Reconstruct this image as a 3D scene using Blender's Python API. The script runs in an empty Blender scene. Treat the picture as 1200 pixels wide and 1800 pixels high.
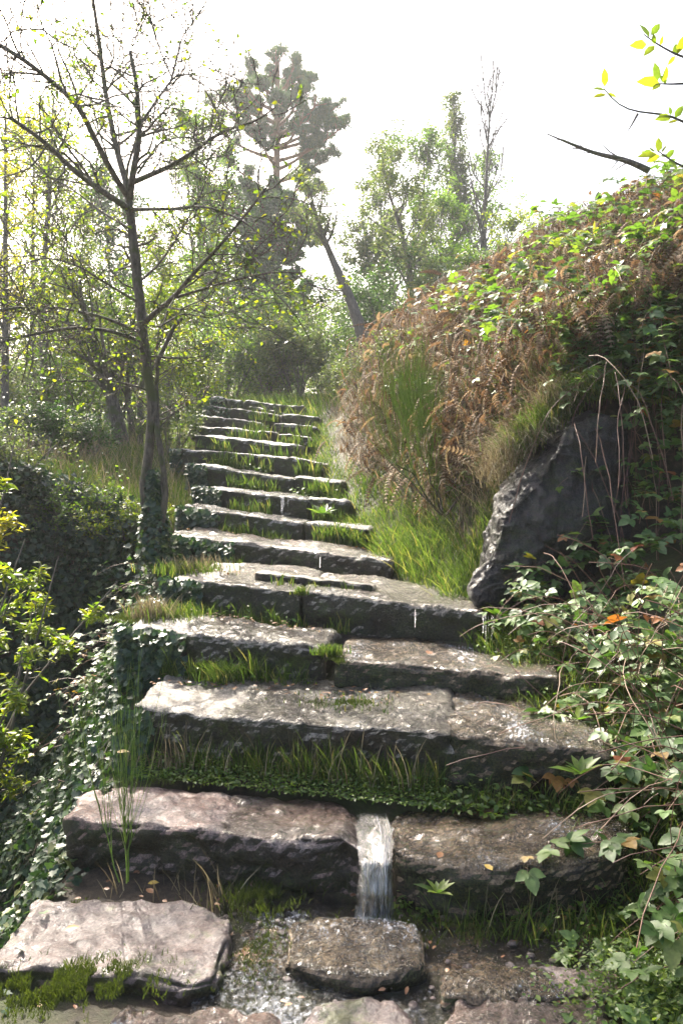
import bpy, bmesh, math, random
import numpy as np
from mathutils import Vector

# ------------------------------------------------------------------ camera, light, world
scene = bpy.context.scene
COL = scene.collection
R = math.radians
F = 1452.0
PITCH = math.atan(100 / F)
EYE = 1.6
cam_d = bpy.data.cameras.new('camera')
cam = bpy.data.objects.new('camera', cam_d)
COL.objects.link(cam)
cam_d.sensor_fit = 'VERTICAL'
cam_d.sensor_height = 22.3
cam_d.sensor_width = 22.3
cam_d.lens = F / 1800 * 22.3
cam_d.clip_start = 0.05
cam_d.clip_end = 3000
cam.location = (0, 0, EYE)
cam.rotation_euler = (math.pi / 2 - PITCH, 0, 0)
scene.camera = cam

SUN_AZ, SUN_EL = R(-28), R(43)
world = bpy.data.worlds.new('World')
scene.world = world
world.use_nodes = True
wn = world.node_tree.nodes
wl = world.node_tree.links
wn.clear()
sky = wn.new('ShaderNodeTexSky')
sky.sky_type = 'NISHITA'
sky.sun_disc = False
sky.sun_elevation = SUN_EL
sky.sun_rotation = SUN_AZ
sky.air_density = 1.0
sky.dust_density = 7.0
sky.ozone_density = 1.0
bg = wn.new('ShaderNodeBackground')
bg.inputs['Strength'].default_value = 0.13
wo = wn.new('ShaderNodeOutputWorld')
wl.new(sky.outputs[0], bg.inputs[0])
wl.new(bg.outputs[0], wo.inputs[0])

sun_d = bpy.data.lights.new('sun', 'SUN')
sun_d.energy = 5.0
sun_d.angle = R(0.55)
sun_d.color = (1.0, 0.93, 0.81)
sun = bpy.data.objects.new('sun', sun_d)
COL.objects.link(sun)
sv = Vector((math.sin(SUN_AZ) * math.cos(SUN_EL), math.cos(SUN_AZ) * math.cos(SUN_EL), math.sin(SUN_EL)))
sun.rotation_euler = (-sv).to_track_quat('-Z', 'Y').to_euler()
sun.location = (0, 0, 20)

vs = scene.view_settings
vs.view_transform = 'Standard'
vs.look = 'None'
vs.exposure = 1.8
vs.gamma = 1
scene.cycles.use_denoising = True
scene.cycles.max_bounces = 8
scene.cycles.diffuse_bounces = 3
scene.cycles.glossy_bounces = 2
scene.cycles.transmission_bounces = 4
scene.cycles.transparent_max_bounces = 12
scene.cycles.volume_bounces = 1
scene.cycles.sample_clamp_indirect = 4

# ------------------------------------------------------------------ helpers
rng = np.random.default_rng(7)
random.seed(7)
A = np.array


def P(px, py, D):
    """world point seen at photo pixel (px,py) at forward distance D"""
    xc = (px - 600) / F
    yc = (900 - py) / F
    c, s = math.cos(PITCH), math.sin(PITCH)
    d = A([xc, c + s * yc, -s + c * yc])
    return A([0, 0, EYE]) + d * (D / d[1])


def nrm(v):
    return v / np.maximum(np.linalg.norm(v, axis=-1, keepdims=True), 1e-9)


def _h(i, j, k, seed):
    n = (i.astype(np.int64) * 374761393 + j.astype(np.int64) * 668265263 + k.astype(np.int64) * 2147483647 + seed * 1274126177) & 0xffffffff
    n = ((n ^ (n >> 13)) * 1274126177) & 0xffffffff
    n = ((n ^ (n >> 16)) * 2246822519) & 0xffffffff
    return ((n ^ (n >> 15)) & 0xffffff) / float(0xffffff) * 2 - 1


def vnoise(p, seed=0):
    i = np.floor(p).astype(np.int64)
    f = p - i
    f = f * f * (3 - 2 * f)
    r = 0
    for dx in (0, 1):
        for dy in (0, 1):
            for dz in (0, 1):
                w = (f[..., 0] if dx else 1 - f[..., 0]) * (f[..., 1] if dy else 1 - f[..., 1]) * (f[..., 2] if dz else 1 - f[..., 2])
                r = r + w * _h(i[..., 0] + dx, i[..., 1] + dy, i[..., 2] + dz, seed)
    return r


def fbm(p, octv=4, seed=0):
    a, s, r = 1.0, 0.0, 0
    p = np.asarray(p, float)
    for o in range(octv):
        r = r + a * vnoise(p * 2 ** o + 13.7 * o, seed + o)
        s += a
        a *= 0.5
    return r / s


def sstep(a, b, x):
    t = np.clip((x - a) / (b - a), 0, 1)
    return t * t * (3 - 2 * t)


def link(name, me, mat=None, parent=None):
    o = bpy.data.objects.new(name, me)
    COL.objects.link(o)
    if mat is not None:
        me.materials.append(mat)
    if parent is not None:
        o.parent = parent
    return o


class MB:
    """collects faces of 3 and 4 corners with a per-vertex random value"""
    def __init__(s):
        s.v, s.r, s.f, s.n = [], [], [], 0

    def add(s, v, f, r=None):
        v = np.asarray(v, float).reshape(-1, 3)
        f = np.asarray(f, np.int64)
        if len(v) == 0:
            return
        s.v.append(v)
        s.r.append(np.zeros(len(v)) if r is None else np.asarray(r, float).reshape(-1))
        s.f.append(f + s.n)
        s.n += len(v)

    def mesh(s, name, smooth=True, origin=None):
        me = bpy.data.meshes.new(name)
        if not s.v:
            return me
        v = np.concatenate(s.v)
        if origin is not None:
            v = v - np.asarray(origin)
        me.vertices.add(len(v))
        me.vertices.foreach_set('co', v.astype(np.float32).ravel())
        idx = np.concatenate([f.ravel() for f in s.f])
        tot = np.concatenate([np.full(len(f), f.shape[1]) for f in s.f])
        st = np.concatenate([[0], np.cumsum(tot)[:-1]])
        me.loops.add(len(idx))
        me.loops.foreach_set('vertex_index', idx.astype(np.int32))
        me.polygons.add(len(tot))
        me.polygons.foreach_set('loop_start', st.astype(np.int32))
        me.polygons.foreach_set('loop_total', tot.astype(np.int32))
        me.polygons.foreach_set('use_smooth', np.full(len(tot), smooth))
        at = me.attributes.new('rnd', 'FLOAT', 'POINT')
        at.data.foreach_set('value', np.concatenate(s.r).astype(np.float32))
        me.update(calc_edges=True)
        return me

    def build(s, name, mat, parent=None, smooth=True):
        o = None
        if parent is not None:
            o = link(name, s.mesh(name, smooth, A(parent.location)), mat, parent)
        else:
            o = link(name, s.mesh(name, smooth), mat)
        return o


def tag(o, label=None, cat=None, group=None, kind=None):
    if label: o['label'] = label
    if cat: o['category'] = cat
    if group: o['group'] = group
    if kind: o['kind'] = kind
    return o


def empty(name, loc):
    e = bpy.data.objects.new(name, None)
    e.empty_display_size = 0.1
    e.location = [float(q) for q in loc]
    COL.objects.link(e)
    return e


# leaf templates: base at origin, tip +Y, face +Z
def T(v, f):
    return A(v, float), A(f)


OVATE = T([(0, 0, 0), (-.26, .3, .05), (0, .33, -.02), (.26, .3, .05), (-.22, .66, .04), (0, .68, -.02), (.22, .66, .04), (0, 1, -.07)],
          [(0, 2, 1, 1), (0, 3, 2, 2), (1, 2, 5, 4), (2, 3, 6, 5), (4, 5, 7, 7), (5, 6, 7, 7)])
OVATE = (OVATE[0], A([(0, 2, 1), (0, 3, 2), (1, 2, 5), (1, 5, 4), (2, 3, 6), (2, 6, 5), (4, 5, 7), (5, 6, 7)]))
LONG = (OVATE[0] * A([.62, 1, .8]), OVATE[1])
iv = [(0, .05), (.3, -.08), (.5, .12), (.34, .38), (.44, .62), (.2, .66), (0, 1.0), (-.2, .66), (-.44, .62), (-.34, .38), (-.5, .12), (-.3, -.08)]
IVY = T([(x, y, .05 * abs(x) * 2) for x, y in iv] + [(0, .4, -.03)], [(12, i, (i + 1) % 12) for i in range(12)])
RHOMB = T([(0, 0, 0), (-.3, .5, .05), (.3, .5, .05), (0, 1, 0)], [(0, 2, 1), (1, 2, 3)])


def _serr(rot, off, sc):
    """broad toothed bramble leaflet built on its midrib"""
    rows = [(0, .03), (.1, .2), (.2, .27), (.24, .31), (.36, .37), (.4, .33), (.52, .36), (.57, .31), (.68, .3), (.72, .24), (.82, .2), (.86, .14), (1.05, .0)]
    v, f = [], []
    for y, w in rows:
        z = -.13 * y * y
        v += [(-w, y, z + .22 * w), (0, y, z), (w, y, z + .22 * w)]
    for k in range(len(rows) - 1):
        a = 3 * k
        for q in ((a, a + 1, a + 4, a + 3), (a + 1, a + 2, a + 5, a + 4)):
            f += [(q[0], q[1], q[2]), (q[0], q[2], q[3])]
    v = A(v) * sc
    c, s = math.cos(rot), math.sin(rot)
    v = np.stack([v[:, 0] * c - v[:, 1] * s, v[:, 0] * s + v[:, 1] * c, v[:, 2]], 1) + A([0, off, 0])
    return v, A(f)


def _merge(parts):
    V, Fc, n = [], [], 0
    for v, f in parts:
        V.append(v); Fc.append(f + n); n += len(v)
    return np.concatenate(V), np.concatenate(Fc)


BRAM = _merge([_serr(0, .28, .82), _serr(R(68), .16, .66), _serr(R(-68), .16, .66)])


def _tuft(k, w, seed):
    g = np.random.default_rng(seed)
    V, Fc = [], []
    for i in range(k):
        d = nrm(A([g.normal() * .55, abs(g.normal()) * .5 + .55, g.normal() * .55]))
        p = nrm(np.cross(d, g.normal(size=3)))
        V += [p * w, -p * w, d]
        Fc.append((3 * i, 3 * i + 1, 3 * i + 2))
    return A(V), A(Fc)


TUFT = _tuft(9, .05, 3)


def _frond(n, wide, droop, fine=False):
    """pinnate frond: pairs of narrow pinnae on an arching rachis"""
    V, Fc = [], []
    for i in range(n):
        t = (i + .5) / n
        y = t; z = -droop * t * t
        L = wide * math.sin(math.pi * (t * .82 + .14)) ** .8
        for s in (-1, 1):
            b = len(V)
            w = .42 / n
            V += [(0, y - w, z), (0, y + w, z), (s * L * .55, y + w + .12 * L, z - .12 * L), (s * L * .6, y - w * .6, z - .12 * L), (s * L, y + .25 * L, z - .35 * L)]
            Fc += [(b, b + 1, b + 2), (b, b + 2, b + 3), (b + 3, b + 2, b + 4)]
    b = len(V)
    for i in range(6):
        t = i / 5
        V += [(-.008, t, -droop * t * t + .004), (.008, t, -droop * t * t + .004)]
    for i in range(5):
        q = b + 2 * i
        Fc += [(q, q + 1, q + 3), (q, q + 3, q + 2)]
    return A(V, float), A(Fc)


FERN = _frond(13, .34, .35)
BRACK = _frond(11, .13, .75)


def place(mb, tpl, pos, tip, nor, size, rnd):
    """copies a template onto points"""
    n = len(pos)
    if n == 0: return
    tv, tf = tpl
    y = nrm(tip)
    z = nrm(nor - y * np.sum(nor * y, -1, keepdims=True))
    x = np.cross(y, z)
    size = np.broadcast_to(size, (n,))
    M = np.stack([x, y, z], 1) * size[:, None, None]
    v = np.einsum('kc,ncd->nkd', tv, M) + pos[:, None, :]
    k = len(tv)
    f = (tf[None] + (np.arange(n) * k)[:, None, None]).reshape(-1, tf.shape[1])
    mb.add(v.reshape(-1, 3), f, np.repeat(rnd, k))


def rvec(n, g=None):
    return nrm((g or rng).normal(size=(n, 3)))


def leaves(mb, tpl, pos, size, up=.8, flat=.6, tipdir=None, tipmix=0.0, var=.3, droop=.2):
    n = len(pos)
    tip = rvec(n)
    tip[:, 2] = tip[:, 2] * (1 - flat) - droop
    if tipdir is not None:
        tip = tip + tipdir * tipmix
    nor = rvec(n) * (1 - up) * 1.3 + A([0, 0, 1.]) * up
    place(mb, tpl, pos, tip, nor, size * (1 + rng.uniform(-var, var, n)), rng.random(n))


def tubes(mb, Pp, Rr, sides=5, cap=False, rnd=None):
    """Pp (n,m,3), Rr (n,m)"""
    Pp = np.asarray(Pp, float); Rr = np.asarray(Rr, float)
    if Pp.ndim == 2: Pp = Pp[None]; Rr = Rr[None]
    n, m, _ = Pp.shape
    tg = nrm(np.gradient(Pp, axis=1))
    ref = np.tile(A([.31, .17, .93]), (n, 1))
    mt = nrm(Pp[:, -1] - Pp[:, 0])
    ref[np.abs(mt[:, 2]) > .75] = A([.9, .38, .1])
    ref = ref[:, None, :]
    a = nrm(np.cross(tg, np.broadcast_to(ref, tg.shape)))
    b = np.cross(tg, a)
    th = np.arange(sides) / sides * 2 * math.pi
    v = Pp[:, :, None, :] + Rr[:, :, None, None] * (a[:, :, None, :] * np.cos(th)[None, None, :, None] + b[:, :, None, :] * np.sin(th)[None, None, :, None])
    i = np.arange(m - 1)[:, None]; j = np.arange(sides)[None, :]
    q = np.stack([i * sides + j, i * sides + (j + 1) % sides, (i + 1) * sides + (j + 1) % sides, (i + 1) * sides + j], -1).reshape(-1, 4)
    f = (q[None] + (np.arange(n) * m * sides)[:, None, None]).reshape(-1, 4)
    rr = rng.random(n) if rnd is None else rnd
    mb.add(v.reshape(-1, 3), f, np.repeat(rr, m * sides))


def resamp(pts, m):
    pts = np.asarray(pts, float)
    d = np.concatenate([[0], np.cumsum(np.linalg.norm(np.diff(pts, axis=0), axis=1))])
    t = np.linspace(0, d[-1], m)
    return np.stack([np.interp(t, d, pts[:, c]) for c in range(3)], 1)


def smooth(pts, m):
    q = resamp(pts, m)
    for _ in range(2):
        q[1:-1] = q[1:-1] * .5 + (q[:-2] + q[2:]) * .25
    return q


def along(Pp, t):
    """Pp (n,m,3); t (n,) in 0..1 -> point and tangent"""
    n, m, _ = Pp.shape
    x = t * (m - 1); i = np.minimum(x.astype(int), m - 2); f = (x - i)[:, None]
    a = Pp[np.arange(n), i]; b = Pp[np.arange(n), i + 1]
    return a * (1 - f) + b * f, nrm(b - a), i


def spawn(Pp, Rr, k, t0, t1, L, spread=.9, up=.2, wig=.25, npt=5, rk=.6, minr=.0015, taper=.25, lenfall=.5, droop=0.0):
    n, m, _ = Pp.shape
    idx = np.repeat(np.arange(n), k)
    t = rng.uniform(t0, t1, n * k)
    b, tg, i = along(Pp[idx], t)
    r0 = np.minimum(Rr[idx, i] * rk, Rr[idx, i]) * rng.uniform(.7, 1.1, n * k)
    rv = rvec(n * k)
    per = nrm(rv - tg * np.sum(rv * tg, -1, keepdims=True))
    an = rng.uniform(spread * .6, spread * 1.3, n * k)[:, None]
    d = nrm(tg * np.cos(an) + per * np.sin(an) + A([0, 0, up]))
    ln = L * rng.uniform(.6, 1.3, n * k) * (1 - lenfall * t)
    pts = [b]
    for s in range(1, npt):
        d = nrm(d + rng.normal(size=d.shape) * wig + A([0, 0, up * .25 - droop]))
        pts.append(pts[-1] + d * (ln / (npt - 1))[:, None])
    Q = np.stack(pts, 1)
    Rq = np.maximum(r0[:, None] * np.linspace(1, taper, npt)[None], minr)
    return Q, Rq


def pick(Pp, k, t0=.15, t1=1.0):
    n = len(Pp)
    idx = np.repeat(np.arange(n), k)
    p, tg, _ = along(Pp[idx], rng.uniform(t0, t1, n * k))
    return p, tg


# ------------------------------------------------------------------ materials
def newmat(name):
    m = bpy.data.materials.new(name)
    m.use_nodes = True
    nt = m.node_tree
    for n in list(nt.nodes): nt.nodes.remove(n)
    out = nt.nodes.new('ShaderNodeOutputMaterial')
    return m, nt, out


def N(nt, t, **kw):
    n = nt.nodes.new(t)
    for k, v in kw.items():
        if k in n.inputs: n.inputs[k].default_value = v
        else: setattr(n, k, v)
    return n


def ramp(nt, src, stops, interp='LINEAR'):
    r = nt.nodes.new('ShaderNodeValToRGB')
    r.color_ramp.interpolation = interp
    while len(r.color_ramp.elements) < len(stops):
        r.color_ramp.elements.new(.5)
    for e, (p, c) in zip(r.color_ramp.elements, stops):
        e.position = p
        e.color = (*c, 1) if len(c) == 3 else c
    if src is not None: nt.links.new(src, r.inputs[0])
    return r


def G(v):
    return (v, v, v)


def mixc(nt, fac, a, b, mode='MIX'):
    m = nt.nodes.new('ShaderNodeMix')
    m.data_type = 'RGBA'
    m.blend_type = mode
    for s, i in ((fac, 0), (a, 6), (b, 7)):
        if hasattr(s, 'is_output'): nt.links.new(s, m.inputs[i])
        elif i == 0: m.inputs[0].default_value = s
        else: m.inputs[i].default_value = (*s, 1)
    return m.outputs[2]


def noise(nt, scale, detail=6, rough=.6, coord=None, sx=None):
    n = nt.nodes.new('ShaderNodeTexNoise')
    n.inputs['Scale'].default_value = scale
    n.inputs['Detail'].default_value = detail
    n.inputs['Roughness'].default_value = rough
    if coord is None:
        coord = nt.nodes.new('ShaderNodeNewGeometry').outputs['Position']
    if sx is not None:
        mp = nt.nodes.new('ShaderNodeMapping')
        mp.inputs['Scale'].default_value = sx
        nt.links.new(coord, mp.inputs[0]); coord = mp.outputs[0]
    nt.links.new(coord, n.inputs['Vector'])
    return n.outputs[0]


def leafmat(name, stops, rough=.45, trans=.45, spec=.5, tgain=(1.5, 1.7, .6)):
    m, nt, out = newmat(name)
    at = N(nt, 'ShaderNodeAttribute', attribute_name='rnd')
    c = ramp(nt, at.outputs['Fac'], stops).outputs[0]
    nv = noise(nt, 60, 2)
    c2 = mixc(nt, .55, c, ramp(nt, nv, [(.3, G(.35)), (.7, G(1.0))]).outputs[0], 'MULTIPLY')
    pb = N(nt, 'ShaderNodeBsdfPrincipled', Roughness=rough)
    pb.inputs['Specular IOR Level'].default_value = spec
    nt.links.new(c2, pb.inputs['Base Color'])
    tr = nt.nodes.new('ShaderNodeBsdfTranslucent')
    tc = mixc(nt, 1.0, c2, tgain, 'MULTIPLY')
    nt.links.new(tc, tr.inputs[0])
    mx = N(nt, 'ShaderNodeMixShader'); mx.inputs[0].default_value = trans
    nt.links.new(pb.outputs[0], mx.inputs[1]); nt.links.new(tr.outputs[0], mx.inputs[2])
    nt.links.new(mx.outputs[0], out.inputs[0])
    return m


def barkmat(name, c0, c1, moss=None, sc=14):
    m, nt, out = newmat(name)
    n1 = noise(nt, sc, 8, .7, sx=(3, 3, .8))
    c = ramp(nt, n1, [(.35, c0), (.65, c1)]).outputs[0]
    if moss:
        c = mixc(nt, ramp(nt, noise(nt, 7, 5), [(.5, G(0)), (.62, G(1))]).outputs[0], c, moss)
    pb = N(nt, 'ShaderNodeBsdfPrincipled', Roughness=.85)
    nt.links.new(c, pb.inputs['Base Color'])
    bp = N(nt, 'ShaderNodeBump', Strength=.9, Distance=.02)
    nt.links.new(n1, bp.inputs['Height']); nt.links.new(bp.outputs[0], pb.inputs['Normal'])
    nt.links.new(pb.outputs[0], out.inputs[0])
    return m


def stonemat(name, dark, mid, light, wet=.35, pink=None, alg=(.040, .029, .016), rockdark=0.0, flow=0.0, mosstop=.15):
    """granite: speckle, lichen and dark algae on the faces water runs down"""
    m, nt, out = newmat(name)
    geo = nt.nodes.new('ShaderNodeNewGeometry')
    pos = geo.outputs['Position']
    n_big = noise(nt, 3.2, 6, .6, pos)
    n_mid = noise(nt, 22, 8, .7, pos)
    n_fin = noise(nt, 95, 5, .75, pos)
    vor = nt.nodes.new('ShaderNodeTexVoronoi'); vor.inputs['Scale'].default_value = 150
    nt.links.new(pos, vor.inputs['Vector'])
    c = ramp(nt, n_mid, [(.32, dark), (.5, mid), (.68, light)]).outputs[0]
    sp = ramp(nt, n_fin, [(.36, G(.22)), (.48, G(.8)), (.62, G(1.45))]).outputs[0]
    c = mixc(nt, .85, c, sp, 'MULTIPLY')
    c = mixc(nt, ramp(nt, vor.outputs['Color'], [(.72, G(0)), (.86, G(.6))]).outputs[0], c, (.05, .045, .045))
    if pink:
        c = mixc(nt, ramp(nt, n_big, [(.35, G(.05)), (.6, G(.85))]).outputs[0], c, mixc(nt, .8, pink, sp, 'MULTIPLY'))
    # dark damp algae, on the upright faces and in blotches
    sep = nt.nodes.new('ShaderNodeSeparateXYZ'); nt.links.new(geo.outputs['True Normal'], sep.inputs[0])
    add = N(nt, 'ShaderNodeMath', operation='MULTIPLY_ADD')
    nt.links.new(n_mid, add.inputs[0]); add.inputs[1].default_value = 1.1
    nt.links.new(sep.outputs['Z'], add.inputs[2])
    fac = ramp(nt, add.outputs[0], [(.80 + rockdark, G(1)), (1.35 + rockdark, G(0))]).outputs[0]
    algc = mixc(nt, ramp(nt, n_big, [(.4, G(0)), (.65, G(1))]).outputs[0], alg, (.05, .06, .02))
    algc = mixc(nt, ramp(nt, noise(nt, 7.5, 8, .75, pos), [(.5, G(0)), (.72, G(.5))]).outputs[0], algc, mixc(nt, .8, mid, (.07, .05, .03)))
    algc = mixc(nt, ramp(nt, noise(nt, 4.6, 8, .8, pos, sx=(1, 1, 1.4)), [(.52, G(0)), (.62, G(.7))]).outputs[0], algc, mixc(nt, n_fin, (.02, .035, .008), (.09, .12, .025)))
    algc = mixc(nt, .8, algc, sp, 'MULTIPLY')
    c = mixc(nt, fac, c, algc)
    # dark worn pits and stains
    c = mixc(nt, ramp(nt, noise(nt, 17, 9, .85, pos), [(.38, G(.8)), (.50, G(0))]).outputs[0], c, (.045, .038, .032))
    # pale lichen
    ln = noise(nt, 9, 7, .75, pos)
    c = mixc(nt, ramp(nt, ln, [(.68, G(0)), (.76, G(.2))]).outputs[0], c, (.30, .30, .24))
    # moss
    mn = noise(nt, 5.5, 7, .7, pos)
    c = mixc(nt, ramp(nt, mn, [(.66 - mosstop * .5, G(0)), (.74 - mosstop * .5, G(.75))]).outputs[0], c, mixc(nt, n_fin, (.03, .045, .008), (.10, .12, .02)))
    pb = N(nt, 'ShaderNodeBsdfPrincipled')
    nt.links.new(c, pb.inputs['Base Color'])
    rr = ramp(nt, noise(nt, 4.2, 5, .65, pos), [(.38, G(.62 - .35 * wet)), (.6, G(.62 - .55 * wet + .1))]).outputs[0]
    nt.links.new(rr, pb.inputs['Roughness'])
    pb.inputs['Specular IOR Level'].default_value = .5
    cw = N(nt, 'ShaderNodeMapRange'); cw.inputs[1].default_value = .1; cw.inputs[2].default_value = .8; cw.inputs[3].default_value = wet * .25; cw.inputs[4].default_value = wet
    nt.links.new(sep.outputs['Z'], cw.inputs[0]); nt.links.new(cw.outputs[0], pb.inputs['Coat Weight'])
    pb.inputs['Coat Roughness'].default_value = .16
    pb.inputs['Coat IOR'].default_value = 1.33
    bp = N(nt, 'ShaderNodeBump', Strength=1.0, Distance=.022)
    nt.links.new(n_mid, bp.inputs['Height'])
    bp2 = N(nt, 'ShaderNodeBump', Strength=.9, Distance=.008)
    nt.links.new(n_fin, bp2.inputs['Height']); nt.links.new(bp.outputs[0], bp2.inputs['Normal'])
    nt.links.new(bp2.outputs[0], pb.inputs['Normal'])
    if rockdark:
        pv_ = mixc(nt, ramp(nt, noise(nt, 11, 9, .8, pos, sx=(1, 1, 2.2)), [(.42, G(0)), (.62, G(1))]).outputs[0], c, mixc(nt, .8, (.06, .042, .042), sp, 'MULTIPLY'))
        nt.links.new(pv_, pb.inputs['Base Color'])
        bp.inputs['Distance'].default_value = .07; cw.inputs[3].default_value = .4; cw.inputs[4].default_value = .6; pb.inputs['Coat Roughness'].default_value = .2
    if flow or wet > .3:
        flow = flow or .6
        fl = noise(nt, 26, 5, .6, pos, sx=(1.5, .5, 1))
        b3 = N(nt, 'ShaderNodeBump', Strength=flow, Distance=.05)
        nt.links.new(fl, b3.inputs['Height'])
        nt.links.new(b3.outputs[0], pb.inputs['Coat Normal'])
    nt.links.new(pb.outputs[0], out.inputs[0])
    return m


M = {}
M['granite'] = stonemat('granite', (.11, .095, .075), (.27, .235, .19), (.46, .41, .345), wet=.35)
M['granite_far'] = stonemat('granite_far', (.10, .095, .09), (.25, .235, .22), (.42, .40, .37), wet=.2, mosstop=.25)
M['granite_wet'] = stonemat('granite_wet', (.075, .047, .026), (.20, .137, .08), (.36, .265, .165), wet=1.0, flow=1.0, mosstop=.05)
M['granite_pink'] = stonemat('granite_pink', (.11, .09, .085), (.25, .20, .185), (.42, .36, .34), wet=.55, pink=(.25, .145, .115), mosstop=.04)
M['granite_mauve'] = stonemat('granite_mauve', (.05, .042, .042), (.145, .115, .11), (.28, .23, .225), wet=.6, pink=(.15, .10, .09), mosstop=.22)
M['rock_dark'] = stonemat('rock_dark', (.010, .009, .010), (.018, .016, .018), (.04, .035, .036), wet=.45, rockdark=.6, alg=(.012, .010, .011), flow=.5, mosstop=.0)

M['ivy'] = leafmat('ivy_leaf', [(0, (.02, .045, .025)), (.6, (.04, .08, .04)), (.9, (.08, .13, .05)), (1, (.18, .18, .05))], rough=.46, trans=.25, spec=.65)
M['bramble'] = leafmat('bramble_leaf', [(0, (.05, .105, .03)), (.5, (.10, .18, .05)), (.85, (.18, .26, .08)), (.95, (.24, .2, .04)), (1, (.3, .08, .03))], rough=.5, trans=.35, spec=.5)
M['bramble_light'] = leafmat('bramble_light_leaf', [(0, (.05, .10, .025)), (.4, (.10, .18, .035)), (.85, (.2, .27, .05)), (.95, (.3, .25, .05)), (1, (.3, .1, .04))], rough=.36, trans=.45, spec=.55)
M['lime'] = leafmat('lime_leaf', [(0, (.09, .15, .02)), (.5, (.18, .24, .03)), (1, (.34, .33, .03))], rough=.4, trans=.5)
M['yellow'] = leafmat('yellow_leaf', [(0, (.2, .22, .03)), (.5, (.38, .34, .03)), (1, (.5, .38, .03))], rough=.4, trans=.5)
M['green'] = leafmat('green_leaf', [(0, (.06, .11, .025)), (.5, (.11, .19, .04)), (1, (.22, .29, .05))], rough=.42, trans=.5)
M['dull'] = leafmat('dull_leaf', [(0, (.07, .10, .045)), (.6, (.13, .17, .07)), (1, (.22, .22, .09))], rough=.5, trans=.45)
M['pine'] = leafmat('pine_needles', [(0, (.035, .08, .03)), (.6, (.065, .13, .04)), (1, (.14, .17, .05))], rough=.5, trans=.3)
M['darkgreen'] = leafmat('dark_leaf', [(0, (.035, .075, .02)), (.6, (.06, .13, .03)), (1, (.12, .2, .04))], rough=.4, trans=.3)
M['grass'] = leafmat('grass_blades', [(0, (.045, .08, .02)), (.5, (.085, .14, .03)), (.85, (.15, .20, .045)), (1, (.32, .27, .12))], rough=.4, trans=.5, tgain=(1.4, 1.5, .7))
M['grass_dry'] = leafmat('dry_grass', [(0, (.16, .12, .07)), (.6, (.30, .25, .15)), (1, (.42, .37, .25))], rough=.6, trans=.3, tgain=(1.1, 1.05, .9))
M['bracken'] = leafmat('dead_bracken', [(0, (.09, .06, .04)), (.45, (.19, .125, .08)), (.8, (.30, .22, .14)), (1, (.45, .38, .26))], rough=.75, trans=.25, spec=.15, tgain=(1.2, 1.0, .75))
M['broom'] = leafmat('broom_stems', [(0, (.11, .16, .06)), (.6, (.19, .25, .10)), (1, (.30, .34, .17))], rough=.45, trans=.6)
M['litter'] = leafmat('fallen_leaf', [(0, (.14, .06, .03)), (.5, (.28, .13, .05)), (.8, (.38, .24, .08)), (1, (.5, .34, .05))], rough=.5, trans=.15)
M['moss'] = leafmat('moss_tips', [(0, (.035, .05, .01)), (1, (.10, .12, .025))], rough=.8, trans=.3)
M['bark'] = barkmat('bark_hawthorn', (.035, .028, .022), (.16, .135, .11), (.07, .08, .03))
M['bark_far'] = barkmat('bark_far', (.07, .06, .05), (.17, .15, .13))
M['bark_pale'] = barkmat('bark_pale', (.18, .16, .14), (.34, .31, .28))
M['bark_pine'] = barkmat('bark_pine', (.16, .08, .045), (.36, .2, .12))
M['cane'] = leafmat('cane', [(0, (.10, .035, .025)), (.6, (.2, .10, .06)), (1, (.32, .22, .14))], rough=.55, trans=0.0)
M['twig_dead'] = leafmat('dead_twig', [(0, (.12, .10, .08)), (1, (.34, .30, .25))], rough=.8, trans=0.0, spec=.2)
M['berry'] = leafmat('berry', [(0, (.07, .01, .012)), (1, (.17, .02, .02))], rough=.3, trans=0.0)

# soil
m, nt, out = newmat('soil')
geo = nt.nodes.new('ShaderNodeNewGeometry'); pos = geo.outputs['Position']
c = ramp(nt, noise(nt, 18, 8, .75, pos), [(.3, (.02, .014, .009)), (.5, (.055, .04, .025)), (.7, (.12, .085, .055))]).outputs[0]
c = mixc(nt, ramp(nt, noise(nt, 1.6, 6, .7, pos), [(.45, G(0)), (.6, G(.8))]).outputs[0], c, mixc(nt, noise(nt, 50, 3, .6, pos), (.03, .045, .01), (.09, .12, .025)))
pb = N(nt, 'ShaderNodeBsdfPrincipled', Roughness=.75)
nt.links.new(c, pb.inputs['Base Color'])
bp = N(nt, 'ShaderNodeBump', Strength=1, Distance=.04)
nt.links.new(noise(nt, 30, 8, .8, pos), bp.inputs['Height']); nt.links.new(bp.outputs[0], pb.inputs['Normal'])
nt.links.new(pb.outputs[0], out.inputs[0])
M['soil'] = m


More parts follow.
